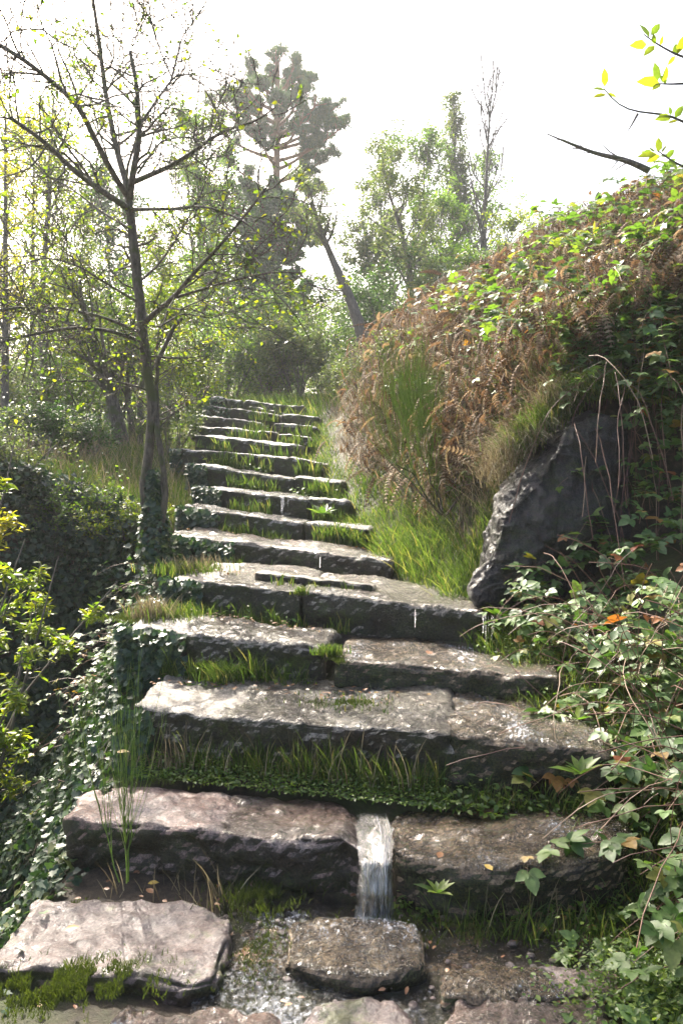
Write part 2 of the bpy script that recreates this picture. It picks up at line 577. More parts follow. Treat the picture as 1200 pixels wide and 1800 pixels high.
def watermat(name, scale, sx, foam0, foam1, strength, fcol=(.8, .82, .85), ior=1.36, fmax=.85):
    m, nt, out = newmat(name)
    geo = nt.nodes.new('ShaderNodeNewGeometry'); pos = geo.outputs['Position']
    n1 = noise(nt, scale, 5, .65, pos, sx=sx)
    bp = N(nt, 'ShaderNodeBump', Strength=strength, Distance=.03)
    nt.links.new(n1, bp.inputs['Height'])
    fr = N(nt, 'ShaderNodeFresnel', IOR=ior); nt.links.new(bp.outputs[0], fr.inputs['Normal'])
    gl = N(nt, 'ShaderNodeBsdfGlossy', Roughness=.07); nt.links.new(bp.outputs[0], gl.inputs['Normal'])
    tp = N(nt, 'ShaderNodeBsdfTransparent'); tp.inputs[0].default_value = (.98, .98, .96, 1)
    mx = nt.nodes.new('ShaderNodeMixShader')
    nt.links.new(fr.outputs[0], mx.inputs[0]); nt.links.new(tp.outputs[0], mx.inputs[1]); nt.links.new(gl.outputs[0], mx.inputs[2])
    fo = nt.nodes.new('ShaderNodeBsdfPrincipled'); fo.inputs['Base Color'].default_value = (*fcol, 1); fo.inputs['Roughness'].default_value = .3
    nt.links.new(bp.outputs[0], fo.inputs['Normal'])
    at = N(nt, 'ShaderNodeAttribute', attribute_name='rnd')
    n2 = noise(nt, scale * 1.7, 6, .7, pos, sx=sx)
    ad = N(nt, 'ShaderNodeMath', operation='MULTIPLY_ADD'); ad.inputs[1].default_value = .5
    nt.links.new(at.outputs['Fac'], ad.inputs[0]); nt.links.new(n2, ad.inputs[2])
    ff = ramp(nt, ad.outputs[0], [(foam0, G(0)), (foam1, G(fmax))])
    m2 = nt.nodes.new('ShaderNodeMixShader')
    nt.links.new(ff.outputs[0], m2.inputs[0]); nt.links.new(mx.outputs[0], m2.inputs[1]); nt.links.new(fo.outputs[0], m2.inputs[2])
    nt.links.new(m2.outputs[0], out.inputs[0])
    return m


M['water'] = watermat('shallow_water', 38, (1.5, .7, 1), .80, 1.10, .85, ior=1.34, fmax=.6)
M['pool'] = watermat('pool_water', 30, (1.2, 1.0, 1), .72, 1.0, 1.0, ior=1.38, fmax=.55)  # its white patches are sparkle put into the colour
M['fall'] = watermat('falling_water', 60, (2.6, .8, .16), .62, 1.0, .9, fmax=.7)

# ------------------------------------------------------------------ terrain
SY = A([-30, 2.65, 2.80, 3.35, 3.95, 4.65, 5.8, 6.7, 7.5, 8.3, 9.3, 10.1, 10.9, 11.5, 12.2, 13.1, 14, 17, 40, 200])
SZ = A([.04, .045, .05, .20, .42, .56, .74, .88, 1.03, 1.18, 1.34, 1.5, 1.68, 1.85, 1.99, 2.18, 2.38, 2.6, 4.0, 9.])
LY = A([0, 2.85, 3.25, 3.9, 4.55, 5.8, 6.6, 7.1, 7.9, 8.7, 9.6, 10.4, 11.2, 12.8, 20])
LX = A([-1.0, -1.0, -.98, -1.05, -1.1, -1.2, -1.23, -1.25, -1.39, -1.55, -1.7, -1.83, -1.95, -2.0, -2.0])
RY = LY
RX = A([.85, .98, 1.05, 1.0, .80, .42, .22, .08, .0, -.2, -.3, -.35, -.35, -.5, -.5])


def terrain(x, y, rough=True):
    x = np.asarray(x, float); y = np.asarray(y, float)
    yy = y + .27 * (np.clip(x, -2.2, 1.4) + .2)
    s = np.interp(yy, SY, SZ)
    xl = np.interp(y, LY, LX); xr = np.interp(y, RY, RX)
    u = np.maximum(x - xr, 0); v = np.maximum(xl - x, 0)
    bank = np.interp(u, [0, .4, .8, 1.5, 2.8, 5, 12, 60], [0, .22, 1.0, 1.65, 2.5, 3.1, 3.6, 5])
    # hollow in front of the boulder
    fy = np.interp(y, [-30, 1.2, 2.2, 4.7, 5.2, 9, 14, 25, 60], [.1, .25, .42, .42, 1.0, 1.0, .5, .4, .3])
    zr = bank * fy
    zr = zr + .5 * np.exp(-((x - 1.5) / .5) ** 2 - ((y - 5.45) / .38) ** 2)
    edge = 6.45 + .35 * np.sin(x * 2.1) + .5 * sstep(-2.0, -1.2, x) * -1.0
    w = sstep(edge - .15, edge + .75, y)
    drop = np.interp(v, [0, .12, .35, .8, 1.4, 6, 60], [0, .12, .75, 1.35, 1.9, 2.2, 2.2])
    low = s - drop
    low = np.where(v > .8, np.maximum(low, -1.5), low)
    ridge = 1.42 + np.clip(y - 7.5, 0, 400) * .055 - .02 * np.clip(v, 0, 10)
    high = s + (ridge - s) * sstep(.1, 1.6, v) + .06 * sstep(0, .5, v)
    zl = np.where(v > 0, low * (1 - w) + high * w, s)
    z = np.where(v > 0, zl, s + zr)
    if rough:
        off = sstep(0, .3, u) + sstep(0, .3, v)
        p = np.stack([x, y, x * 0], -1)
        z = z + fbm(p * 1.7, 4, 5) * (.012 + .12 * np.clip(off, 0, 1))
        z = z + fbm(p * .12, 3, 9) * 1.2 * sstep(18, 60, np.hypot(x, y))
    return z


def tnormal(x, y):
    e = .03
    dx = (terrain(x + e, y) - terrain(x - e, y)) / (2 * e)
    dy = (terrain(x, y + e) - terrain(x, y - e)) / (2 * e)
    return nrm(np.stack([-dx, -dy, np.ones_like(dx)], -1))


xs = np.concatenate([-np.geomspace(300, 4.6, 26), np.arange(-4.5, 4.5, .05), np.geomspace(4.6, 300, 26)])
ys = np.concatenate([-np.geomspace(60, .4, 12), np.arange(0, 15, .05), np.geomspace(15.1, 600, 40)])
X, Y = np.meshgrid(xs, ys)
Z = terrain(X, Y)
mb = MB()
nx, ny = len(xs), len(ys)
i, j = np.meshgrid(np.arange(nx - 1), np.arange(ny - 1))
q = np.stack([j * nx + i, j * nx + i + 1, (j + 1) * nx + i + 1, (j + 1) * nx + i], -1).reshape(-1, 4)
mb.add(np.stack([X, Y, Z], -1).reshape(-1, 3), q)
g_ = tag(mb.build('ground', M['soil']), 'dark damp soil of the slope below and beside the stone steps', 'ground', kind='structure')


def scatter(n, x0, x1, y0, y1, mask=None, steep=True):
    """random ground points, denser in plan where the ground is steep"""
    x = rng.uniform(x0, x1, n * 3); y = rng.uniform(y0, y1, n * 3)
    nr = tnormal(x, y)
    pr = np.clip(.28 / np.maximum(nr[:, 2], .1), 0, 1) if steep else np.full(len(x), .4)
    if mask is not None: pr = pr * mask(x, y)
    k = rng.random(len(x)) < pr
    x, y, nr = x[k][:n], y[k][:n], nr[k][:n]
    return np.stack([x, y, terrain(x, y)], -1), nr


# ------------------------------------------------------------------ stones
def rbox_grid(nx, ny, nz):
    """surface grid of a box in [-1,1]^3 (six patches)"""
    V, Fq, n = [], [], 0
    for ax, sgn, (na, nb) in ((0, 1, (ny, nz)), (0, -1, (ny, nz)), (1, 1, (nx, nz)), (1, -1, (nx, nz)), (2, 1, (nx, ny)), (2, -1, (nx, ny))):
        a, b = np.meshgrid(np.linspace(-1, 1, na + 1), np.linspace(-1, 1, nb + 1), indexing='ij')
        c = np.full_like(a, sgn)
        o = [None] * 3
        o[ax] = c
        r = [k for k in range(3) if k != ax]
        o[r[0]] = a; o[r[1]] = b
        v = np.stack(o, -1).reshape(-1, 3)
        i, j = np.meshgrid(np.arange(na), np.arange(nb), indexing='ij')
        i = i.ravel(); j = j.ravel()
        q = np.stack([i * (nb + 1) + j, (i + 1) * (nb + 1) + j, (i + 1) * (nb + 1) + j + 1, i * (nb + 1) + j + 1], -1)
        flip = (ax == 1) ^ (sgn < 0)
        if flip: q = q[:, ::-1]
        V.append(v); Fq.append(q + n); n += len(v)
    return np.concatenate(V), np.concatenate(Fq)


FILM = MB()


def stone(label, front, back, h, mat, rad=.05, amp=.02, res=.03, seed=0, name='stone_step', group=None, cat='step stone', chip=0.03, lean=.02, film=None):
    m = 24
    fr = resamp(front, m); bk = resamp(back, m)
    L = np.linalg.norm(fr[-1] - fr[0]); W = np.linalg.norm(bk.mean(0) - fr.mean(0))
    n1, n2, n3 = [max(4, int(math.ceil(d / res))) for d in (L, W, h)]
    n1 = min(n1, 150)
    v, f = rbox_grid(n1, n2, n3)
    half = A([L, W, h]) / 2
    r = min(rad, half.min() * .95)
    q = v * half
    inner = np.clip(q, -(half - r), half - r)
    q = inner + nrm(q - inner) * r
    nor = nrm(q - inner)
    s = q / half
    u = (s[:, 0] + 1) / 2 * (m - 1); i = np.minimum(u.astype(int), m - 2); t = (u - i)[:, None]
    pf = fr[i] * (1 - t) + fr[i + 1] * t
    pk = bk[i] * (1 - t) + bk[i + 1] * t
    w = ((s[:, 1] + 1) / 2)[:, None]
    p = pf * (1 - w) + pk * w
    p[:, 2] += (q[:, 2] - half[2])
    # frame for displacing outward
    ex = nrm((fr[-1] - fr[0]))[None]; ez = A([[0, 0, 1.]]); ey = nrm(np.cross(ez, ex))
    nw = nor[:, :1] * ex + nor[:, 1:2] * ey + nor[:, 2:3] * ez
    p = p + ey * (1 - w) * lean * (half[2] - q[:, 2])[:, None] / max(h, .05)
    sd = seed * 17.3
    d = fbm(p * 3.0 + sd, 3, seed) * amp * 1.9 + fbm(p * 11.0 + sd, 4, seed + 3) * amp * 1.1 + fbm(p * 38 + sd, 3, seed + 5) * amp * .5
    tz = fbm(p * A([4, 4, 9.]) + sd, 4, seed + 21) * 4
    d = d + (np.floor(tz) + sstep(.35, .65, tz - np.floor(tz)) - tz) * amp * .75
    if chip:
        e = np.clip(1 - np.abs(nor).max(1), 0, 1) * 3
        c = np.clip(fbm(p * 7 + sd, 3, seed + 9) - .1, 0, 1)
        d = d - chip * c * np.clip(e, 0, 1)
        d = d - np.abs(np.clip(fbm(p * A([9, 9, 12.]) + sd, 4, seed + 11), -.4, 0)) * chip * .6 * (nor[:, 2:3].ravel() < .5)
    p = p + nw * d[:, None]
    if film is not None:
        nz = nor[:, 2] > .55
        uu = (s[:, 0] + 1) / 2
        ok = nz & (uu + .1 * fbm(p * 9 + sd, 3, 4) >= film[0]) & (uu <= film[1])
        ff = f[ok[f].all(1)]
        used = np.unique(ff); mp_ = np.zeros(len(p), int); mp_[used] = np.arange(len(used))
        pv = p[used] + A([0, -.001, 1]) * (.0035 + .003 * fbm(p[used] * 20 + sd, 2, 5))[:, None]
        FILM.add(pv, mp_[ff], film[2] + .6 * fbm(p[used] * A([7, 4, 4.]) + sd, 3, seed + 2))
    mb = MB()
    mb.add(p, f)
    o = mb.mesh(name)
    bm = bmesh.new(); bm.from_mesh(o); bmesh.ops.remove_doubles(bm, verts=bm.verts, dist=.0008)
    bm.to_mesh(o); bm.free()
    c = p.mean(0); c[2] = p[:, 2].min()
    o.transform(__import__('mathutils').Matrix.Translation(Vector(-c)))
    ob = link(name, o, mat)
    ob.location = c
    return tag(ob, label, cat, group)


def OP(px, py, z):
    d = P(px, py, 1.0) - A([0, 0, EYE])
    return A([0, 0, EYE]) + d * ((z - EYE) / d[2])


def Q(a, D):
    return P(a[0], a[1], D)


SG = 'granite blocks of the old stair'
TREADS = {}


def step(key, label, l, DL, r, DR, dep, h, mat, mid=None, **kw):
    """one step block from the two ends of its upper front edge"""
    a = P(*l, DL); b = P(*r, DR)
    fr = [a]
    if mid:
        for (mx, my, Dm) in mid: fr.append(P(mx, my, Dm))
    fr.append(b)
    fr = A(fr)
    d = nrm(b - a)
    fr[0] = a - d * .014; fr[-1] = b + d * .014
    bkdir = nrm(A([.12, 1, 0]))
    bk = fr + bkdir * dep + A([0, 0, .01 if key[0] in '12' and len(key) == 2 else (-.03 if key[0] in '345' else -.05)])
    kw['rad'] = kw.get('rad', .05) * .62
    TREADS[key] = (a, b, h)
    return stone(label, fr, bk, h, mat, seed=len(TREADS) * 3 + 1, group=SG, **kw)


gr, gf, gw, gp = M['granite'], M['granite_far'], M['granite_wet'], M['granite_pink']
# lowest pink slab, outlined
fr = [P(112, 1440, 3.0), P(200, 1449, 2.96), P(330, 1456, 2.9), P(450, 1474, 2.84), P(560, 1478, 2.80), P(600, 1470, 2.79), P(640, 1500, 2.74)]
bk = [P(140, 1392, 3.28), P(235, 1373, 3.42), P(330, 1388, 3.34), P(410, 1398, 3.3), P(500, 1404, 3.28), P(600, 1410, 3.24), P(628, 1432, 3.12)]
stone('broad pink granite slab at the left of the lowest step, dark face below it', fr, bk, .36, gp, rad=.03, amp=.016, res=.014, seed=2, group=SG, chip=.07, film=(.55, 1, .1))
TREADS['1a'] = (A(fr[0]), A(fr[-1]), .30)
fr = [P(680, 1478, 2.80), P(700, 1500, 2.72), P(800, 1522, 2.64), P(900, 1525, 2.62), P(1000, 1520, 2.62), P(1105, 1496, 2.66)]
bk = [P(675, 1440, 3.12), P(720, 1420, 3.2), P(800, 1412, 3.2), P(900, 1410, 3.2), P(1000, 1408, 3.2), P(1105, 1405, 3.2)]
stone('brown granite slab under running water at the right of the lowest step', fr, bk, .34, gw, rad=.055, amp=.016, res=.014, seed=5, group=SG, chip=.03, film=(0, 1, .35))
TREADS['1b'] = (A(fr[0]), A(fr[-1]), .30)
step('2a', 'longest grey block of the second step with tall grass growing under it', (235, 1240), 3.58, (796, 1288), 3.26, .66, .34, gr, mid=[(400, 1262, 3.46), (600, 1276, 3.36)], rad=.05, amp=.016, res=.016, chip=.03, film=(0.3, 1, 0.25))
step('2b', 'wet brown block at the right end of the second step beside the brambles', (792, 1290), 3.27, (1072, 1322), 3.12, .68, .34, gw, rad=.06, amp=.018, res=.016, chip=.02, film=(0, 1, 0.35))
step('3a', 'mossy rounded block with ivy at its left end, third step up', (228, 1098), 4.2, (566, 1142), 4.0, .60, .34, gr, mid=[(400, 1122, 4.08)], rad=.07, amp=.018, res=.018, film=(0.3, 1, 0.1))
step('3b', 'wet brown block with flat top at the right of the third step', (590, 1160), 3.93, (985, 1192), 3.76, .72, .30, gw, rad=.05, amp=.014, res=.018, film=(0, 1, 0.35))
step('4a', 'grey block of the fourth step, left of the grassy joint', (300, 1014), 4.92, (524, 1037), 4.72, 1.0, .32, gr, rad=.05, amp=.016, res=.022, film=(0.3, 1, 0.3))
step('4b', 'long dark block of the fourth step, right of the grassy joint, with rounded end', (528, 1036), 4.72, (845, 1078), 4.45, .9, .30, gr, rad=.07, amp=.016, res=.022, film=(0, 1, 0.3))
step('4c', 'thin narrow slab lying on the tread behind the fourth step', (448, 1004), 5.06, (652, 1028), 4.86, .26, .12, gr, rad=.04, amp=.012, res=.022, name='stone_slab')
step('5', 'single long block with rounded right end spanning the fifth step', (296, 938), 6.15, (688, 986), 5.62, .95, .34, gr, mid=[(450, 956, 5.95), (600, 975, 5.73)], rad=.06, amp=.018, res=.026, film=(0, 1, 0.35))
step('6a', 'wide water-splashed block of the sixth step, on the left', (325, 888), 6.95, (530, 920), 6.62, .85, .30, gf, rad=.05, amp=.018, res=.03, film=(0, 1, 0.35))
step('6b', 'short dark block at the right of the sixth step with grass over it', (537, 917), 6.62, (646, 929), 6.45, .7, .26, gf, rad=.05, amp=.018, res=.03)
step('7a', 'block of the seventh step with a bright trickle falling down its face', (352, 853), 7.75, (541, 877), 7.42, .85, .30, gf, rad=.05, amp=.018, res=.03, film=(0.3, 1, 0.3))
step('7b', 'short block at the right of the seventh step behind a leafy dock plant', (543, 876), 7.42, (612, 883), 7.3, .8, .26, gf, rad=.04, amp=.018, res=.03)
step('8a', 'long mossy block of the eighth step, on the left', (340, 814), 8.55, (517, 842), 8.2, .9, .28, gf, rad=.05, amp=.018, res=.035, film=(0.3, 1, 0.1))
step('8b', 'short block at the right of the eighth step under hanging dry twigs', (519, 838), 8.2, (600, 845), 8.05, .9, .28, gf, rad=.05, amp=.018, res=.035)
step('9a', 'long thin-edged block of the ninth step with grass beneath it', (312, 788), 9.5, (503, 804), 9.15, .9, .26, gf, rad=.04, amp=.018, res=.035)
step('9b', 'small dark block at the right end of the ninth step', (505, 804), 9.15, (566, 812), 9.0, .9, .24, gf, rad=.04, amp=.018, res=.035)
step('10', 'pale undivided block making the whole tenth step', (342, 764), 10.35, (520, 784), 10.0, .9, .24, gf, rad=.05, amp=.02, res=.04)
step('11a', 'long block of the eleventh step, left of the gap', (333, 747), 11.1, (480, 759), 10.8, .8, .22, gf, rad=.05, amp=.02, res=.04)
step('11b', 'small stone right of the gap in the eleventh step', (490, 763), 10.75, (540, 766), 10.6, .7, .2, gf, rad=.05, amp=.02, res=.04)
step('12a', 'lichen-spotted block of the twelfth step, left of the gap', (343, 730), 11.8, (459, 743), 11.5, .8, .2, gf, rad=.05, amp=.02, res=.04)
step('12b', 'block right of the gap in the twelfth step', (481, 744), 11.45, (556, 750), 11.3, .8, .2, gf, rad=.05, amp=.02, res=.04)
step('13a', 'long block with ivy on it, left part of the thirteenth step', (366, 713), 12.5, (491, 728), 12.2, .85, .2, gf, rad=.05, amp=.02, res=.04)
step('13b', 'shorter block at the right of the thirteenth step', (494, 728), 12.15, (560, 733), 12.0, .8, .2, gf, rad=.05, amp=.02, res=.04)
step('13c', 'slanting thin slab lying just below the topmost step', (438, 713), 12.95, (504, 726), 12.7, .3, .12, gf, rad=.04, amp=.012, res=.04, name='stone_slab')
step('14a', 'small knobbly stone at the left end of the topmost step', (372, 698), 13.4, (392, 699), 13.35, .5, .24, gf, rad=.08, amp=.03, res=.04)
step('14b', 'squared small stone second from the left on the topmost step', (394, 699), 13.35, (424, 703), 13.25, .5, .24, gf, rad=.06, amp=.025, res=.04)
step('14c', 'long pale block closing the top of the stair', (430, 704), 13.25, (534, 712), 13.0, .6, .24, gf, rad=.06, amp=.02, res=.04)

# paving slabs at the foot
PG = 'worn slabs at the foot of the stair'
pm = M['granite_mauve']
stone('big mauve slab with moss patches at the bottom left', [OP(-20, 1700, 0.105), OP(100, 1712, 0.105), OP(230, 1712, 0.105), OP(330, 1735, 0.105), OP(384, 1722, 0.105)],
      [OP(55, 1580, 0.105), OP(160, 1572, 0.105), OP(260, 1570, 0.105), OP(350, 1576, 0.105), OP(415, 1612, 0.105)], .16, pm, rad=.028, amp=.018, res=.013, seed=41, group=PG, chip=.07, name='paving_slab', cat='slab')
stone('small rounded brown slab that the little waterfall lands on', [OP(494, 1690, 0.105), OP(570, 1712, 0.105), OP(650, 1722, 0.105), OP(755, 1700, 0.105)],
      [OP(505, 1618, 0.105), OP(580, 1612, 0.105), OP(660, 1612, 0.105), OP(738, 1622, 0.105)], .13, gw, rad=.032, amp=.011, res=.013, seed=43, group=PG, chip=.05, film=(0, 1, .36), name='paving_slab', cat='slab')
stone('low pink slab under shallow water at the bottom edge on the right', [OP(770, 1815, 0.085), OP(930, 1815, 0.085), OP(1075, 1812, 0.085)],
      [OP(800, 1745, 0.085), OP(940, 1738, 0.085), OP(1060, 1760, 0.085)], .12, M['granite_pink'], rad=.03, amp=.02, res=.014, seed=47, group=PG, chip=.04, film=(0, 1, .35), name='paving_slab', cat='slab')
stone('flat wet brown stone right of the small rounded slab', [OP(775, 1755, 0.08), OP(900, 1765, 0.08), OP(1000, 1755, 0.08)],
      [OP(790, 1705, 0.08), OP(880, 1698, 0.08), OP(985, 1715, 0.08)], .1, gw, rad=.03, amp=.02, res=.014, seed=49, group=PG, chip=.03, film=(0, 1, .3), name='paving_slab', cat='slab')
stone('long pink stone pointing towards the brambles at bottom right', [OP(960, 1740, 0.085), OP(1060, 1752, 0.085), OP(1140, 1748, 0.085)],
      [OP(930, 1690, 0.085), OP(1040, 1700, 0.085), OP(1130, 1722, 0.085)], .1, M['granite_pink'], rad=.03, amp=.018, res=.014, seed=51, group=PG, chip=.03, name='paving_slab', cat='slab')
stone('pink slab cut by the bottom edge below the mauve slab', [OP(190, 1830, 0.085), OP(340, 1830, 0.085), OP(490, 1830, 0.085)],
      [OP(210, 1785, 0.085), OP(350, 1772, 0.085), OP(490, 1780, 0.085)], .1, M['granite_pink'], rad=.03, amp=.018, res=.014, seed=53, group=PG, chip=.03, film=(0, 1, .3), name='paving_slab', cat='slab')
stone('pale pointed slab at the bottom edge below the waterfall slab', [OP(515, 1835, 0.085), OP(620, 1835, 0.085), OP(740, 1835, 0.085)],
      [OP(545, 1765, 0.085), OP(620, 1755, 0.085), OP(700, 1770, 0.085)], .1, pm, rad=.03, amp=.02, res=.014, seed=55, group=PG, chip=.04, name='paving_slab', cat='slab')


def rock(name, label, pts, mat, cuts=5, amp=.04, seed=0, smooth_it=2, cat='rock'):
    bm = bmesh.new()
    for p in pts: bm.verts.new([float(c) for c in p])
    r = bmesh.ops.convex_hull(bm, input=bm.verts)
    loose = [v for v in bm.verts if not v.link_faces]
    bmesh.ops.delete(bm, geom=loose, context='VERTS')
    for _ in range(cuts):
        bmesh.ops.subdivide_edges(bm, edges=bm.edges, cuts=1, use_grid_fill=True)
        if _ < smooth_it: bmesh.ops.smooth_vert(bm, verts=bm.verts, factor=.45, use_axis_x=True, use_axis_y=True, use_axis_z=True)
    bm.normal_update()
    co = A([v.co[:] for v in bm.verts]); no = A([v.normal[:] for v in bm.verts])
    d = fbm(co * 2.6 + seed, 3, seed) * amp * 1.5 + fbm(co * A([9, 9, 5.]) + seed, 4, seed + 2) * amp * .8 + np.minimum(0, fbm(co * 6 + seed, 3, seed + 7)) * amp + fbm(co * A([24, 24, 15.]), 4, seed + 9) * amp * .3
    tz = fbm(co * A([3, 3, 5.]) + seed, 3, seed + 12) * 4
    d = d + (np.floor(tz) + sstep(.3, .7, tz - np.floor(tz)) - tz) * amp * .25
    co = co + no * d[:, None]
    c = co.mean(0); c[2] = co[:, 2].min()
    for v, q_ in zip(bm.verts, co - c): v.co = q_
    for f in bm.faces: f.smooth = True
    me = bpy.data.meshes.new(name); bm.to_mesh(me); bm.free()
    o = link(name, me, mat); o.location = c
    return tag(o, label, cat)


rock('boulder', 'large wet black boulder with water running down its left edge, under the grassy bank',
     [P(832, 1050, 4.62), P(858, 975, 4.62), P(890, 878, 4.63), P(935, 838, 4.65), P(972, 765, 4.68), P(1005, 728, 4.74), P(1085, 735, 4.76), P(1105, 880, 4.68),
      P(1100, 1110, 4.60), P(960, 1110, 4.56), P(850, 1090, 4.60), P(824, 1030, 4.9), P(836, 965, 4.95), P(866, 868, 5.0), P(915, 822, 5.05), P(958, 745, 5.1),
      P(868, 1040, 5.5), P(910, 880, 5.5), P(1005, 770, 5.6), P(1130, 1000, 5.8), P(1130, 770, 5.8)],
     M['rock_dark'], cuts=6, amp=.06, seed=4, smooth_it=1, cat='boulder')
rock('boulder', 'pale grey stone lying at the far left above the ivy bank',
     [P(38, 860, 8.6), P(90, 858, 8.4), P(92, 880, 8.3), P(36, 885, 8.6), P(50, 850, 8.9), P(95, 852, 8.9), P(60, 890, 9), P(100, 890, 9)],
     M['granite_far'], cuts=4, amp=.02, seed=8, cat='boulder')

# ------------------------------------------------------------------ water
tag(FILM.build('water_film', M['water']), 'thin glittering film of water running over the treads', 'water', kind='structure')
# one sheet at the foot, and films and falls over the edges
mb = MB()
xs_ = np.arange(-.42, .9, .02); ys_ = np.arange(1.85, 2.85, .02)
X, Y = np.meshgrid(xs_, ys_)
Zw = .056 + fbm(np.stack([X * 6, Y * 6, X * 0], -1), 3, 3) * .012 + fbm(np.stack([X * 25, Y * 14, X * 0], -1), 3, 4) * .008
nx, ny = len(xs_), len(ys_)
i, j = np.meshgrid(np.arange(nx - 1), np.arange(ny - 1))
q = np.stack([j * nx + i, j * nx + i + 1, (j + 1) * nx + i + 1, (j + 1) * nx + i], -1).reshape(-1, 4)
bed = .040 + fbm(np.stack([X * 5, Y * 7, X * 0], -1), 4, 23) * .05 + (np.floor(fbm(np.stack([X * 4, Y * 6, X * 0], -1), 3, 29) * 5) / 5) * .025 + np.abs(fbm(np.stack([X * 22, Y * 22, X * 0], -1), 3, 24)) * .012
mbed = MB(); mbed.add(np.stack([X, Y, bed], -1).reshape(-1, 3), q)
tag(mbed.build('stream_bed', M['granite_wet']), 'brown rocky bed under the shallow water', 'ground', kind='structure')
mpb = MB()
ico = bmesh.new(); bmesh.ops.create_icosphere(ico, subdivisions=2, radius=1); ico.verts.ensure_lookup_table()
iv_ = A([v.co[:] for v in ico.verts]); if_ = A([[v.index for v in f.verts] for f in ico.faces]); ico.free()
for k in range(150):
    sc_ = rng.uniform(.006, .022) * A([1, rng.uniform(.6, 1), rng.uniform(.35, .6)])
    pp = iv_ * (1 + .22 * fbm(iv_ * 1.3 + k * 3.1, 2, k)[:, None]) * sc_
    a_ = rng.uniform(0, 6.28); pp = np.stack([pp[:, 0] * math.cos(a_) - pp[:, 1] * math.sin(a_), pp[:, 0] * math.sin(a_) + pp[:, 1] * math.cos(a_), pp[:, 2]], 1)
    mpb.add(pp + A([rng.uniform(-.42, .9), rng.uniform(1.85, 2.7), rng.uniform(.04, .062)]), if_)
tag(mpb.build('pebbles', M['granite_mauve']), 'small pebbles and chips in the shallow water at the foot', 'pebbles', kind='stuff')
foam = .2 + .3 * np.exp(-((X + .22) / .13) ** 2) * (Y < 2.7) + .18 * np.exp(-((Y - 2.15) / .12) ** 2) * (X < .45) + .2 * fbm(np.stack([X * 6, Y * 6, X * 0], -1), 3, 8)  # whitens the channel and front edge to paint in sun sparkle
mb.add(np.stack([X, Y, Zw], -1).reshape(-1, 3), q, foam.ravel())
tag(mb.build('shallow_water', M['pool']), 'clear rippling water running round the slabs at the foot', 'water', kind='structure')


def sheet(mb, rows, nu=22, foam=None, amp=.012, seed=0, sub=6):
    """surface through rows of (left point, right point, foam)"""
    Ls = resamp([r[0] for r in rows], 1 + sub * (len(rows) - 1)) if False else None
    t0 = np.arange(len(rows)); tt = np.linspace(0, len(rows) - 1, 1 + sub * (len(rows) - 1))
    def itp(k):
        arr = A([r[k] for r in rows], float)
        if arr.ndim == 1: return np.interp(tt, t0, arr)
        q = np.stack([np.interp(tt, t0, arr[:, c]) for c in range(3)], 1)
        q[1:-1] = q[1:-1] * .5 + (q[:-2] + q[2:]) * .25
        return q
    a, b, fo = itp(0), itp(1), itp(2)
    if nu > 10:
        w_ = b - a
        k1 = fbm(a * 14 + 3, 3, seed + 5)[:, None]; k2 = fbm(b * 14 + 8, 3, seed + 6)[:, None]
        a = a + w_ * k1 * .35; b = b + w_ * k2 * .35
    u = np.linspace(0, 1, nu)
    V = a[:, None] * (1 - u)[None, :, None] + b[:, None] * u[None, :, None]
    bulge = np.sin(u * math.pi) ** .6
    Nn = A([0, -.75, .66])
    V = V + Nn * ((bulge * .012)[None, :, None] + (fbm(V * A([26, 9, 5.]) + seed, 3, seed) * amp)[..., None])
    n, m = V.shape[:2]
    i, j = np.meshgrid(np.arange(m - 1), np.arange(n - 1))
    q = np.stack([j * m + i, j * m + i + 1, (j + 1) * m + i + 1, (j + 1) * m + i], -1).reshape(-1, 4)
    mb.add(V.reshape(-1, 3), q, np.repeat(fo, m))


mb = MB()
path = [(655, 1430, 3.20, 24), (660, 1458, 2.92, 34), (660, 1484, 2.80, 31), (661, 1515, 2.71, 30), (661, 1575, 2.67, 30), (662, 1618, 2.665, 38), (650, 1650, 2.545, 80), (640, 1695, 2.415, 125)]
for k in range(9):
    u0 = rng.uniform(-.6, .6); hw0 = rng.uniform(.25, .6)
    n_ = 8 if k < 4 else 7
    sheet(mb, [(P(cx + (u0 - hw0) * w, y, D - .004 * k), P(cx + (u0 + hw0) * w, y + rng.uniform(-3, 3), D - .004 * k), (-.1 if ii < 2 else (.08 if ii < 5 else .30 - .13 * (ii - 5))) + rng.uniform(-.05, .08)) for ii, (cx, y, D, w) in enumerate(path[:n_])], nu=16, amp=.018, seed=30 + k, sub=8)
for k in range(18):
    e0 = rng.integers(0, 6); u0 = rng.uniform(-1, 1)
    rows = []
    for cx, y, D, w in path[e0:e0 + 3]:
        hw = rng.uniform(.4, 1.5); u = u0 + rng.uniform(-.12, .12)
        rows.append((P(cx + u * w - hw, y, D - .035), P(cx + u * w + hw, y, D - .035), rng.uniform(.0, .6)))
    sheet(mb, rows, nu=3, amp=.008, seed=k, sub=4)
for k in range(420):
    a_ = rng.normal() * 55; c_ = P(655 + a_, 1640 + abs(rng.normal()) * 26, 2.59 + rng.normal() * .02) + A([0, -.01, abs(rng.normal()) * .02])
    place(mb, T([(1, 0, 0), (-1, 0, 0), (0, 1, 0), (0, -1, 0), (0, 0, 1), (0, 0, -1)], [(0, 2, 4), (2, 1, 4), (1, 3, 4), (3, 0, 4), (2, 0, 5), (1, 2, 5), (3, 1, 5), (0, 3, 5)]), c_[None], rvec(1), rvec(1), rng.uniform(.0008, .0024), A([1.]))
tag(mb.build('waterfall', M['fall']), 'little waterfall pouring through the gap between the two lowest slabs', 'waterfall', kind='structure')
mb = MB()
